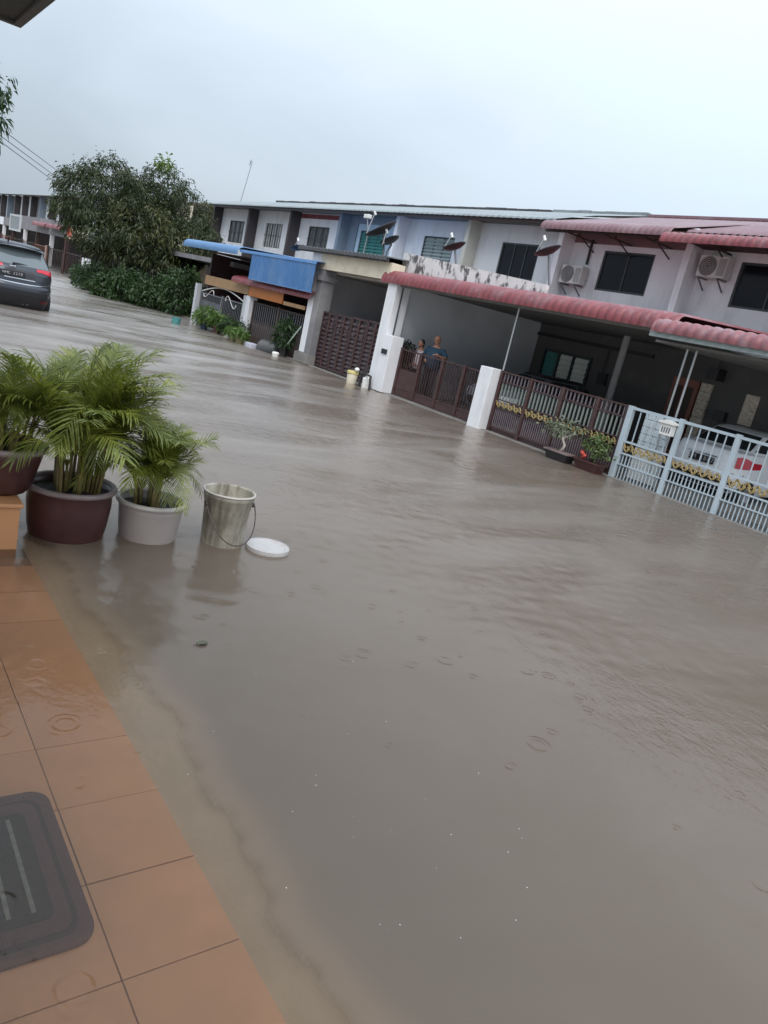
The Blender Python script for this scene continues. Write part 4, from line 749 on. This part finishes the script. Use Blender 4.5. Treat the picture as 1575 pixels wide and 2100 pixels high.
# ================================================================ CARS
class Car:
    def __init__(s, sl, n, place, hw_n=5): s.sl = sl; s.n = n; s.place = place
    def at(s, z):
        S = s.sl
        for a, b in zip(S, S[1:]):
            if z <= b[0] + 1e-9:
                k = (z - a[0])/max(1e-6, b[0]-a[0]); return [a[i] + (b[i]-a[i])*k for i in range(1, 4)]
        return list(S[-1][1:])
    def pt(s, z, th, off=0.0):
        xr, xf, hw = s.at(z); xc = (xr+xf)/2; a = (xf-xr)/2 + off; b = hw + off; c, q = math.cos(th), math.sin(th); e_ = 2/s.n
        return s.place(xc + a*math.copysign(abs(c)**e_, c), b*math.copysign(abs(q)**e_, q), z)
    def body(s, name, mat, parent, nz=44, nt=72):
        z0, z1 = s.sl[0][0], s.sl[-1][0]; zs = sorted(set([z0 + (z1-z0)*i/nz for i in range(nz+1)] + [q[0] for q in s.sl])); b = MB()
        ths = []
        for i in range(nt):
            th = 2*math.pi*i/nt; ths.append(th - 0.22*math.sin(4*th))
        V = [s.pt(z, th) for z in zs for th in ths]; F = [(i*nt+k, i*nt+(k+1) % nt, (i+1)*nt+(k+1) % nt, (i+1)*nt+k) for i in range(len(zs)-1) for k in range(nt)]
        F.append(tuple(range((len(zs)-1)*nt, len(zs)*nt))); b.add(V, F); return b.obj(name, mat, parent, smooth=True)
    def uth(s, f): return math.pi - math.copysign(math.asin(min(1, abs(f))**(s.n/2)), f)    # theta on the rear for lateral fraction f
    def patch(s, name, mat, parent, t0, t1, zlo, zhi, nu=14, nv=6, off=0.006):
        zl = zlo if callable(zlo) else (lambda u: zlo); zh = zhi if callable(zhi) else (lambda u: zhi); b = MB()
        b.grid(lambda u, v: s.pt(zl(u) + (zh(u)-zl(u))*v, t0 + (t1-t0)*u, off), nu, nv)
        return b.obj(name, mat, parent, smooth=True)
    def rear(s, name, mat, parent, f0, f1, zlo, zhi, nu=14, nv=6, off=0.006):
        zl = zlo if callable(zlo) else (lambda u: zlo); zh = zhi if callable(zhi) else (lambda u: zhi); b = MB()
        b.grid(lambda u, v: s.pt(zl(u) + (zh(u)-zl(u))*v, s.uth(f0 + (f1-f0)*u), off), nu, nv)
        return b.obj(name, mat, parent, smooth=True)
    def side(s, name, mat, parent, sd, x0, x1, zlo, zhi, off=0.006, nu=12):
        def fn(u, v):
            z = zlo + (zhi-zlo)*v; xr, xf, hw = s.at(z); xa = x0(v) if callable(x0) else x0; xb = x1(v) if callable(x1) else x1; x = xa + (xb-xa)*u
            f = (x-(xr+xf)/2)/((xf-xr)/2); f = max(-0.995, min(0.995, f)); return s.place(x, sd*(hw*(1-abs(f)**s.n)**(1/s.n)+off), z)
        b = MB(); b.grid(fn, nu, 6); return b.obj(name, mat, parent, smooth=True)
    def wheel(s, parent, x, sd, r, hw):
        c0 = Vector(s.place(x, sd*(hw-0.20), r-0.12)); c1 = Vector(s.place(x, sd*(hw+0.012), r-0.12)); ax = (c1-c0).normalized(); q = ax.to_track_quat('Z', 'Y').to_matrix()
        wdt = (c1-c0).length; w_ = MB().lathe([(r*0.62, 0), (r*0.96, 0), (r, 0.03), (r, wdt-0.03), (r*0.96, wdt), (r*0.64, wdt-0.005)], c0, 28, q).obj('wheel', tyre, parent, smooth=False)
        MB().lathe([(0.0, wdt-0.03), (r*0.3, wdt-0.035), (r*0.63, wdt-0.015)], c0, 20, q).obj('rim', steel, w_); return w_
def text_one(s_, size, origin, xd, yd, mat, parent, name='lettering', depth=0.004):
    cu = bpy.data.curves.new('t', 'FONT'); cu.body = s_; cu.size = size; cu.align_x = 'CENTER'; cu.align_y = 'CENTER'; cu.extrude = depth/2
    o = bpy.data.objects.new('t', cu); COL.objects.link(o); dg = bpy.context.evaluated_depsgraph_get(); me = bpy.data.meshes.new_from_object(o.evaluated_get(dg)); bpy.data.objects.remove(o)
    xd = Vector(xd).normalized(); yd = Vector(yd).normalized(); zd = xd.cross(yd); mt = Matrix((xd, yd, zd)).transposed().to_4x4(); mt.translation = Vector(origin) - ORG[parent.name]
    me.transform(mt); me.materials.clear(); me.materials.append(mat); me.name = name; ob = bpy.data.objects.new(name, me); return link(ob, parent)
def text(s_, size, origin, xd, yd, mat, parent):
    xd = Vector(xd).normalized(); n = len(s_); stp = size*0.66
    for i, ch in enumerate(s_):
        if ch != ' ': text_one(ch, size, Vector(origin) + xd*stp*(i - (n-1)/2), xd, yd, mat, parent, 'character')
# SUV on the left
S = 1.045
suv = thing('parked_car', 'dark slate grey crossover parked in the flood at the left edge', 'car', (4.1, 25.3, -0.15))
sl_suv = [(-0.10, 0.30, 4.2, 0.78), (0.12, 0.14, 4.36, 0.86), (0.30, 0.06, 4.42, 0.90), (0.48, 0.0, 4.45, 0.92), (0.58, 0.01, 4.45, 0.925), (0.66, 0.05, 4.44, 0.915), (0.80, 0.07, 4.40, 0.915), (0.95, 0.10, 4.25, 0.905), (1.06, 0.16, 4.0, 0.89), (1.10, 0.19, 3.5, 0.87), (1.20, 0.27, 3.25, 0.82), (1.40, 0.45, 2.95, 0.735), (1.56, 0.58, 2.65, 0.67), (1.62, 0.52, 2.5, 0.63), (1.665, 0.60, 2.3, 0.56), (1.69, 0.85, 2.1, 0.42)]
C = Car([(a, b*S, c*S, d) for a, b, c, d in sl_suv], 5.5, lambda x, u, z: (4.30 + u*1.04, 23.0 + x, z))
C.body('body', suvp, suv)
C.rear('lower_bumper', suvdark, suv, -0.97, 0.97, -0.06, 0.36, 20, 6, 0.008)
C.rear('rear_window', hatchglass, suv, -0.86, 0.86, lambda u: 1.12, lambda u: 1.54 - 0.02*(2*u-1)**2, 18, 8)
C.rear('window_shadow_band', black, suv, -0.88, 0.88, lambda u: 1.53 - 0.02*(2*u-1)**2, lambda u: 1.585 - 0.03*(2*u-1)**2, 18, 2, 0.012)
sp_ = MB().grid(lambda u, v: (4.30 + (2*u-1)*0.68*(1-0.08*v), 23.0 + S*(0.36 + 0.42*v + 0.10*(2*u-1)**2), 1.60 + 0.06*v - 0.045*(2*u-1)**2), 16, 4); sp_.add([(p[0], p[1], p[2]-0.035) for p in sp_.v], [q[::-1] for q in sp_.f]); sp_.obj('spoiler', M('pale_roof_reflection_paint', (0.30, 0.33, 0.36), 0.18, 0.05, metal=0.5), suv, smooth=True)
for sd in (-1, 1):
    C.patch('tail_light', taill, suv, C.uth(sd*0.46), math.pi - sd*1.40, lambda u: 1.035 - 0.20*u**1.4, lambda u: 1.105 + 0.02*math.sin(math.pi*u) - 0.03*u, 16, 5, 0.012)
    C.patch('reversing_lamp', whitepl, suv, C.uth(sd*0.94), C.uth(sd*0.985), 0.80, 0.93, 4, 3, 0.014)
    C.rear('bumper_reflector', M('dark_red_reflector', (0.12, 0.01, 0.02), 0.3), suv, sd*0.62, sd*0.86, 0.20, 0.27, 5, 2, 0.016)
    C.side('side_window', carglass, suv, sd, lambda v: S*(0.75+0.25*v), lambda v: S*(3.1-0.42*v), 1.12, 1.5)
    C.side('sill', suvdark, suv, sd, S*0.2, S*4.2, -0.05, 0.26, 0.008, 20)
    for x in (0.85, 3.45): C.wheel(suv, x*S, sd, 0.33, 0.90)
    C.patch('bumper_highlight', chrome, suv, C.uth(sd*0.74), C.uth(sd*0.97), lambda u: 0.515+0.02*u, lambda u: 0.535+0.035*u, 6, 1, 0.01)
C.rear('chrome_strip', chrome, suv, -0.93, 0.93, lambda u: 0.645+0.10*abs(2*u-1)**3, lambda u: 0.665+0.115*abs(2*u-1)**3, 24, 1, 0.010)
C.rear('plate_recess', suvdark, suv, -0.40, 0.40, 0.79, 1.01, 8, 4, 0.010)
C.rear('plate_garnish', chrome, suv, -0.40, 0.40, 0.765, 0.79, 8, 1, 0.018)
box('number_plate', (3.80, 4.42, 23.03, 23.045, 0.825, 0.955), paleblack, suv); text('WMC 3278', 0.095, (4.11, 23.025, 0.89), (1, 0, 0), (0, 0, 1), platew, suv)
bd = MB().path([(4.04, 23.11, 1.115), (4.055, 23.10, 1.045)], 0.012, 6).path([(4.18, 23.11, 1.115), (4.165, 23.10, 1.045)], 0.012, 6).path([(4.045, 23.1, 1.08), (4.175, 23.1, 1.08)], 0.010, 6).obj('badge', chrome, suv)
MB().path([(4.12, 23.21, 1.15), (4.3, 23.235, 1.16), (4.52, 23.25, 1.15)], [0.03, 0.022, 0.012], 6).obj('wiper', black, suv)
MB().path([(4.05, 23.75, 1.68), (4.05, 23.62, 1.82)], [0.02, 0.01], 6).obj('roof_antenna', black, suv)
for x in (4.45, 4.56): MB().path([(x, 23.15, 0.14), (x, 23.35, 0.14)], 0.04, 10).obj('exhaust_pipe', steel, suv)
# white saloon behind the blue grey gate
wc = thing('parked_car', 'white saloon with red tail lamps behind the blue grey gate', 'car', (16, 7.93, 0.05))
sl_w = [(0.18, 0.2, 3.7, 0.72), (0.32, 0.06, 3.9, 0.80), (0.5, 0.0, 4.0, 0.82), (0.72, 0.02, 4.0, 0.825), (0.90, 0.05, 3.9, 0.80), (0.99, 0.10, 3.6, 0.77), (1.02, 0.5, 2.9, 0.74), (1.08, 0.62, 2.75, 0.72), (1.38, 1.15, 2.25, 0.60), (1.44, 1.4, 2.1, 0.48)]
C = Car(sl_w, 5, lambda x, u, z: (14.0 + x, 7.93 - u, z)); C.body('body', carwhite, wc)
C.rear('rear_window', carglass, wc, -0.82, 0.82, 1.06, 1.36); C.rear('lower_bumper', suvdark, wc, -0.95, 0.95, 0.2, 0.44, 14, 3)
C.rear('bumper_gap', suvdark, wc, -0.93, 0.93, 0.575, 0.59, 14, 1)
for sd in (-1, 1):
    C.patch('tail_light', taill, wc, C.uth(sd*0.80), math.pi - sd*1.35, lambda u: 0.70 + 0.05*u*u, lambda u: 0.86 + 0.07*math.sin(math.pi*min(1, u+0.25)), 12, 4, 0.014); C.side('side_window', carglass, wc, sd, lambda v: 0.75+0.5*v, lambda v: 2.65-0.45*v, 1.06, 1.36)
    for x in (0.7, 3.1): C.wheel(wc, x, sd, 0.3, 0.80)
box('number_plate', (13.985, 13.998, 7.62, 8.16, 0.66, 0.79), paleblack, wc); text('ZM 3867', 0.12, (13.98, 7.89, 0.725), (0, -1, 0), (0, 0, 1), platew, wc)
C.rear('boot_garnish', chrome, wc, -0.4, 0.4, 0.81, 0.835, 6, 1, 0.012)
# silver car nosed up to the maroon gate
sv = thing('parked_car', 'silver car in the dark porch behind the maroon gate', 'car', (15.2, 13.6, 0.05))
C = Car([(0.2, 0.2, 3.7, 0.72), (0.34, 0.06, 3.95, 0.80), (0.55, 0.0, 4.05, 0.82), (0.78, 0.02, 4.0, 0.82), (0.92, 0.08, 3.75, 0.79), (0.98, 0.16, 3.2, 0.76), (1.05, 0.3, 3.0, 0.73), (1.38, 0.6, 2.3, 0.62), (1.46, 0.85, 2.1, 0.5)], 5, lambda x, u, z: (17.2 - x, 13.62 + u, z)); C.body('body', carsil, sv)
def frontp(c, name, mat, p, t0, t1, z0, z1, off=0.01): return c.patch(name, mat, p, t0, t1, z0, z1, 8, 3, off)
frontp(C, 'windscreen', carglass, sv, -0.45, 0.45, 1.02, 1.36); frontp(C, 'grille', suvdark, sv, -0.2, 0.2, 0.4, 0.6)
C.patch('roof_panel', black, sv, 0, 6.28, 1.385, 1.455, 60, 2, 0.006)
for sd in (-1, 1):
    frontp(C, 'headlight', M('lamp_glass', (0.6, 0.62, 0.65), 0.1, 0.05), sv, sd*0.35, sd*1.1, 0.64, 0.78); C.side('side_window', carglass, sv, sd, lambda v: 0.5+0.3*v, lambda v: 2.9-0.6*v, 1.03, 1.36)
    for x in (0.7, 3.2): C.wheel(sv, x, sd, 0.3, 0.80)
# ================================================================ PEOPLE
def remeshed(b, name, mat, parent, vox):
    me = b.mesh(name, mat, ORG[parent.name]); o = bpy.data.objects.new(name, me); COL.objects.link(o)
    r = o.modifiers.new('r', 'REMESH'); r.mode = 'VOXEL'; r.voxel_size = vox; s_ = o.modifiers.new('s', 'SMOOTH'); s_.iterations = 4; s_.factor = 0.5
    dg = bpy.context.evaluated_depsgraph_get(); m2_ = bpy.data.meshes.new_from_object(o.evaluated_get(dg)); bpy.data.objects.remove(o); m2_.materials.clear(); m2_.materials.append(mat)
    m2_.polygons.foreach_set('use_smooth', [True]*len(m2_.polygons)); m2_.name = name; ob = bpy.data.objects.new(name, m2_); return link(ob, parent)
def ellip(b, c, r, n=14, m_=10):
    V = []; F = []
    for i in range(m_+1):
        ph = math.pi*i/m_
        for k in range(n): q = 2*math.pi*k/n; V.append((c[0]+r[0]*math.sin(ph)*math.cos(q), c[1]+r[1]*math.sin(ph)*math.sin(q), c[2]+r[2]*math.cos(ph)))
    for i in range(m_):
        for k in range(n): F.append((i*n+k, i*n+(k+1) % n, (i+1)*n+(k+1) % n, (i+1)*n+k))
    b.add(V, F)
def person(loc, H, yaw, label, arms, shirt, pants, hair, longhair, girth, sleeve, headyaw=0.0):
    s_ = H/1.75; base = Vector(loc); T = thing('person', label, 'person', loc); Rz = RZ(yaw)
    def P(l, f, z): return base + Rz @ Vector((-f*s_, l*s_, z*s_))      # facing -X, lateral +Y
    def limb(b, js, rs): b.path([P(*j) for j in js], [r*s_ for r in rs], 12)
    def torso(b, k=0.0, lo=0.86, hi=1.46):
        secs = [(0.86, 0.165, 0.125), (0.98, 0.165*girth, 0.125*girth), (1.12, 0.158*girth, 0.125*girth*1.05), (1.26, 0.168*girth**0.6, 0.12*girth**0.6), (1.38, 0.185, 0.105), (1.44, 0.16, 0.085), (1.485, 0.075, 0.065)]
        secs = [q for q in secs if lo <= q[0] <= hi]; V = []; n = 18
        for z, a, c in secs:
            for i in range(n): q = 2*math.pi*i/n; V.append(P((a+k)*math.cos(q), (c+k)*math.sin(q) + 0.02*(girth-1)*8*(1 if math.sin(q) > 0 and z < 1.3 else 0), z))
        F = [(i*n+j, i*n+(j+1) % n, (i+1)*n+(j+1) % n, (i+1)*n+j) for i in range(len(secs)-1) for j in range(n)] + [tuple(range(n))[::-1], tuple(range((len(secs)-1)*n, len(secs)*n))]; b.add(V, F)
    b = MB(); torso(b, 0, 0.8, 1.5); limb(b, [(0, -0.01, 1.42), (0, 0.01, 1.56)], [0.062, 0.056])
    hd = P(0, 0.03, 1.64); ellip(b, hd, (0.098*s_, 0.078*s_, 0.118*s_))
    Rh = RZ(yaw + headyaw)
    def HP(l, f, z): return hd + Rh @ Vector((-f*s_, l*s_, z*s_))
    b.path([HP(0, 0.085, 0.02), HP(0, 0.115, -0.02), HP(0, 0.092, -0.03)], [0.008*s_, 0.016*s_, 0.012*s_], 8)           # nose
    ellip(b, HP(0, 0.075, -0.085), (0.03*s_, 0.035*s_, 0.022*s_))                                                       # chin
    for sd in (-1, 1): ellip(b, HP(sd*0.08, -0.005, -0.005), (0.022*s_, 0.012*s_, 0.032*s_), 8, 6)                       # ears
    for sd, js in arms.items():
        limb(b, js, [0.058, 0.048, 0.04, 0.034, 0.028])
        e_ = Vector(js[-1]); pdir = (e_ - Vector(js[-2])).normalized()
        b.obox(P(*(e_ + pdir*0.04)), (0.05*s_, 0.075*s_, 0.08*s_), Rz)
        for q in range(4): limb(b, [tuple(e_ + pdir*0.07 + Vector((-0.028+0.019*q, 0, 0))), tuple(e_ + pdir*(0.12 + 0.01*(q in (1, 2))) + Vector((-0.028+0.019*q, 0.02, -0.012))), tuple(e_ + pdir*0.135 + Vector((-0.028+0.019*q, 0.028, -0.04)))], [0.0095, 0.009, 0.008])
        limb(b, [tuple(e_ + pdir*0.02 + Vector((-sd*0.035, 0, 0))), tuple(e_ + pdir*0.07 + Vector((-sd*0.06, 0.02, -0.01)))], [0.011, 0.009])
    for sd in (-1, 1):
        limb(b, [(sd*0.09, 0, 0.92), (sd*0.10, 0.01, 0.5), (sd*0.10, -0.01, 0.3), (sd*0.10, -0.02, 0.08)], [0.092, 0.06, 0.058, 0.04]); limb(b, [(sd*0.10, -0.05, 0.045), (sd*0.105, 0.08, 0.04), (sd*0.11, 0.18, 0.028)], [0.042, 0.042, 0.03])
    remeshed(b, 'body', skin, T, 0.011)
    b = MB(); torso(b, 0.014, 0.86, 1.45)
    for sd, js in arms.items(): limb(b, [js[0], tuple(Vector(js[0]).lerp(Vector(js[1]), 0.5)), tuple(Vector(js[0]).lerp(Vector(js[1]), sleeve))], [0.078, 0.074, 0.072])
    remeshed(b, 'shirt', shirt, T, 0.013)
    b = MB(); torso(b, 0.01, 0.8, 1.0)
    for sd in (-1, 1): limb(b, [(sd*0.085, 0, 0.92), (sd*0.10, 0.01, 0.5), (sd*0.10, -0.01, 0.1)], [0.108, 0.085, 0.075])
    remeshed(b, 'trousers', pants, T, 0.013)
    b = MB()
    if longhair:
        ellip(b, HP(0, -0.022, 0.028), (0.098*s_, 0.092*s_, 0.112*s_)); ellip(b, HP(0, -0.06, -0.05), (0.055*s_, 0.075*s_, 0.09*s_)); remeshed(b, 'hair', hair, T, 0.012)
    else:
        ellip(b, HP(0, -0.03, 0.0), (0.078*s_, 0.082*s_, 0.07*s_)); remeshed(b, 'hair', hair, T, 0.011)
    eb = MB()
    for sd in (-1, 1): ellip(eb, HP(sd*0.032, 0.084, 0.012), (0.012*s_, 0.015*s_, 0.008*s_), 8, 6)
    eb.obj('eyes', hairm, T, smooth=True); MB().path([HP(-0.022, 0.094, -0.055), HP(0.022, 0.094, -0.055)], 0.006*s_, 6).obj('mouth', M('lip', (0.22, 0.08, 0.07), 0.5), T)
person((13.15, 15.66, 0.05), 1.77, 0.25, 'bald man in dark teal T-shirt with one arm on the maroon gate', {1: [(0.21, 0, 1.41), (0.34, 0.02, 1.16), (0.27, 0.16, 1.06), (0.14, 0.22, 1.06)], -1: [(-0.21, 0, 1.41), (-0.40, 0.04, 1.22), (-0.42, 0.22, 1.22), (-0.38, 0.4, 1.26)]}, teal_s, darkcloth, greyhair, False, 1.42, 1.0, 0.5)
person((13.15, 16.3, 0.05), 1.56, 0.0, 'dark haired woman in printed blouse beside the bald man', {1: [(0.165, 0, 1.40), (0.22, 0.0, 1.12), (0.2, 0.1, 0.95), (0.15, 0.2, 0.9)], -1: [(-0.165, 0, 1.40), (-0.23, 0.02, 1.12), (-0.24, 0.12, 0.98), (-0.2, 0.25, 0.98)]}, blouse, darkcloth, hairm, True, 1.08, 0.7, 0.1)
# dark bundle hanging on the gate by the pillar
T = thing('creeper', 'dark bushy creeper hanging over the gate beside the woman', 'plant', (12.8, 16.45, 0.05)); p_, d_ = clumps([((12.82, 16.48, 1.2), (0.15, 0.16, 0.26)), ((12.8, 16.54, 0.95), (0.13, 0.18, 0.3))], 100, 9, 0.05); leaf_cloud(p_, d_, 0.12, 0.06, 0.8, M('black_green_leaf', (0.014, 0.018, 0.012), 0.6, 0.3), 'foliage', T); MB().path([(12.8, 16.45, 0.05), (12.82, 16.38, 1.3)], 0.03, 6).obj('stem', bark, T)
# ================================================================ SMALL THINGS ALONG THE GATES
b = thing('bucket', 'yellow bucket with white knob lid before the folding gate', 'bucket', (11.95, 17.55, -0.2))
MB().lathe([(0.0, -0.2), (0.12, -0.2), (0.135, 0.0), (0.155, 0.27), (0.148, 0.275), (0.0, 0.25)], (11.95, 17.55, 0), 24).obj('body', M('pale_cream_bucket', (0.5, 0.46, 0.36), 0.5), b, smooth=True); MB().lathe([(0.0, 0.36), (0.14, 0.355), (0.17, 0.33), (0.17, 0.275), (0.0, 0.275)], (11.95, 17.55, 0), 24).obj('lid', yellowpl, b); tb_ = MB(); ellip(tb_, (11.95, 17.38, 0.42), (0.07, 0.07, 0.06)); tb_.obj('knob', whitepl, b, smooth=True)
b = thing('bucket_stand', 'white jug and black tube stand leaning at the pillar foot', 'stand', (12.05, 16.95, -0.1))
MB().lathe([(0, -0.1), (0.11, -0.1), (0.12, 0.25), (0.05, 0.32), (0.05, 0.4), (0, 0.4)], (12.08, 17.0, 0), 16).obj('jug', whitepl, b); MB().path([(12.0, 17.2, 0.0), (12.0, 17.2, 0.35), (12.0, 17.0, 0.38), (11.98, 16.72, 0.36), (11.98, 16.66, 0.0)], 0.035, 7).obj('tube', black, b); MB().path([(12.0, 17.1, 0.38), (12.0, 17.1, 0.62), (12.0, 16.95, 0.62), (12.0, 16.95, 0.38)], 0.018, 6).obj('hook', black, b)
b = thing('tub', 'black tub tipped on its side in the water before the dark gate', 'tub', (12.0, 22.7, -0.1))
MB().lathe([(0, 0), (0.2, 0), (0.3, 0.75), (0.32, 0.75), (0.32, 0.8), (0.28, 0.8), (0.18, 0.04), (0, 0.04)], (12.0, 22.35, 0.16), 22, RX(-math.pi/2-0.12)).obj('body', M('dull_black_tub', (0.045, 0.05, 0.055), 0.5), b, smooth=True)
b = thing('broom', 'pale green broom handle leaning against the white pilaster', 'broom', (12.1, 21.9, 0)); MB().path([(12.1, 22.25, 0.02), (12.3, 21.5, 1.1)], 0.02, 6).obj('handle', M('pale_green', (0.4, 0.5, 0.42), 0.5), b); MB().box(12.0, 12.15, 22.1, 22.4, -0.05, 0.1).obj('head', umber, b)
tag(MB().lathe([(0, 0.0), (0.1, 0.0), (0.12, 0.1), (0.09, 0.14), (0, 0.14)], (11.7, 21.75, 0), 12).obj('bowl', whitepl), 'small white bowl floating below the broom', 'bowl')
def pot_shrub(x, y, r, h_, mat, potm, label, n=40, ll=0.16, name='potted_shrub', pr=0.16, ph=0.25):
    T = thing(name, label, 'potted plant', (x, y, -0.2)); MB().lathe([(0, -0.2), (pr*0.75, -0.2), (pr, ph), (pr*0.88, ph), (pr*0.85, ph-0.05), (0, ph-0.05)], (x, y, 0), 18).obj('pot', potm, T)
    p_, d_ = clumps([((x, y, ph+h_*0.5), (r, r, h_*0.55))], n, 10, 0.06); leaf_cloud(p_, d_, ll, 0.05, 0.5, mat, 'foliage', T); MB().path([(x, y, ph-0.06), (x, y, ph+h_*0.6)], 0.015, 5).obj('stem', bark, T)
pot_shrub(11.75, 27.9, 0.45, 0.55, shrubm, M('blue_pot', (0.03, 0.05, 0.11), 0.5), 'bright green shrub in a blue pot before the swirl gate', 80, 0.22)
pot_shrub(11.9, 27.0, 0.32, 0.4, shrubm, potmar, 'green shrub in a brown pot right of the bright one', 50, 0.2)
pot_shrub(12.0, 26.2, 0.28, 0.35, hedgem, whitepl, 'dark leaved plant in a white pot at the white gate column', 45, 0.18)
pot_shrub(12.15, 25.6, 0.32, 0.4, hedgem, black, 'dark plant in a black pot just right of the white gate column', 45, 0.18)
pot_shrub(11.6, 24.3, 0.3, 0.15, shrubm, M('olive_trough', (0.16, 0.15, 0.07), 0.6), 'low leafy trough plant nearest the black tub', 45, 0.16)
pot_shrub(11.65, 24.95, 0.24, 0.15, shrubm, MAT['olive_trough'], 'low leafy trough plant left of the other trough', 35, 0.16)
pot_shrub(12.2, 22.2, 0.35, 0.9, hedgem, black, 'tall dark bush behind the tipped black tub', 70, 0.2)
tag(MB().lathe([(0, -0.1), (0.14, -0.1), (0.17, 0.24), (0.15, 0.24), (0.13, 0.0), (0, 0.0)], (10.6, 27.8, 0), 14).obj('bucket', tealpl), 'small teal bucket in the water at the end of the hedge', 'bucket')
tag(box('basin', (11.55, 11.85, 23.35, 23.75, -0.1, 0.14), M('pale_lilac_plastic', (0.42, 0.42, 0.5), 0.5), bevel=0.03), 'pale lilac basin floating left of the black tub', 'basin')
# bonsai pair
def bonsai(x, y, label, flo, potm, tr_):
    T = thing('bonsai', label, 'bonsai', (x, y, -0.02), 'bonsai pots on the kerb'); MB().poly([(x-0.1, y-0.24, -0.02), (x-0.1, y+0.24, -0.02), (x-0.14, y+0.3, 0.17), (x-0.14, y-0.3, 0.17)], (0.24, 0, 0)).obj('tray_pot', potm, T); box('tray_rim', (x-0.17, x+0.14, y-0.32, y+0.32, 0.171, 0.195), potmar if flo else potrim, T)
    tk = [(x, y, 0.19), (x, y-0.06, 0.33), (x-0.02, y+0.02, 0.45), (x, y+0.1, 0.6)]; MB().path(tk, [0.04, 0.03, 0.024, 0.012], 7).obj('trunk', tr_, T, smooth=True)
    bl = [((x, y+0.05, 0.66), (0.25, 0.38, 0.16)), ((x, y+0.35, 0.62), (0.15, 0.25, 0.12))] if not flo else [((x, y, 0.55), (0.18, 0.26, 0.18)), ((x, y-0.2, 0.4), (0.15, 0.2, 0.1))]
    p_, d_ = clumps(bl, 60, 9, 0.05, 0.2); leaf_cloud(p_, d_, 0.085, 0.04, 0.4, M('grey_green_leaf', (0.12, 0.14, 0.09), 0.6, 0.3, 8) if not flo else M('bonsai_leaf', (0.07, 0.11, 0.03), 0.6, 0.3, 8), 'foliage', T)
    for q in range(4): a_ = random.uniform(-0.3, 0.3); MB().path([tk[2], (x, y+a_, 0.62)], [0.012, 0.005], 5).obj('branch', tr_, T)
    if flo:
        fb = MB(); [ellip(fb, (x-0.12+random.uniform(-.04, .04), y+0.12+random.uniform(-.08, .08), 0.27+random.uniform(-.05, .06)), (0.042, 0.045, 0.036), 8, 6) for _ in range(4)]; fb.obj('flowers', flower, T, smooth=True)
bonsai(12.0, 9.72, 'bonsai with pale bent trunk in a black tray pot before the gold fence', False, black, potrimw); bonsai(12.1, 9.02, 'smaller bonsai with red flowers in a maroon tray pot next to blue grey gate', True, potmar, bark)
# overhead wires
for i, (z0, z1) in enumerate(((4.46, 5.46), (4.30, 5.07), (4.18, 4.7))):
    a_, b_ = Vector((3.02, 22, z0)), Vector((14.06, 56, z1)); d_ = (b_-a_); a2 = a_ - d_*0.5
    tag(MB().path([a2 + (b_-a2)*q/10 + Vector((0, 0, -0.05*math.sin(math.pi*q/10))) for q in range(11)], 0.012, 5).obj('overhead_wire', M('wire_grey', (0.12, 0.12, 0.13), 0.6)), ['top', 'middle', 'lowest'][i] + ' of three thin overhead wires left of the mango tree', 'wire', 'overhead wires')
# specks of foam and floating leaf bits on the water
fb = MB()
for _ in range(40):
    x, y = random.uniform(1.25, 2.6), random.uniform(1.2, 3.2); r_ = random.uniform(0.0012, 0.0034); ellip(fb, (x, y, 0.001), (r_, r_, r_*0.7), 8, 5)
fo = fb.obj('foam_bubbles', foam, smooth=True); fo['kind'] = 'stuff'; fo['label'] = 'tiny white rain bubbles scattered on the near water'; fo['category'] = 'bubbles'
T = thing('floating_leaf', 'small torn leaf floating on the water below the pail', 'leaf', (1.77, 3.53, 0.0)); MB().grid(lambda u, v: (1.735 + 0.075*u + 0.008*math.sin(3*u), 3.53 + 0.022*math.sin(math.pi*min(1, u*0.95+0.03))**0.8*(2*v-1) + 0.012*u, 0.003 + 0.007*(2*v-1)**2 + 0.004*math.sin(4*u)), 8, 4).obj('leaf_blade', M('dead_leaf', (0.075, 0.075, 0.04), 0.6, 0.2, 40), T, smooth=True); MB().path([(1.735, 3.53, 0.004), (1.715, 3.522, 0.006)], 0.0015, 4).obj('leaf_stalk', bark, T)
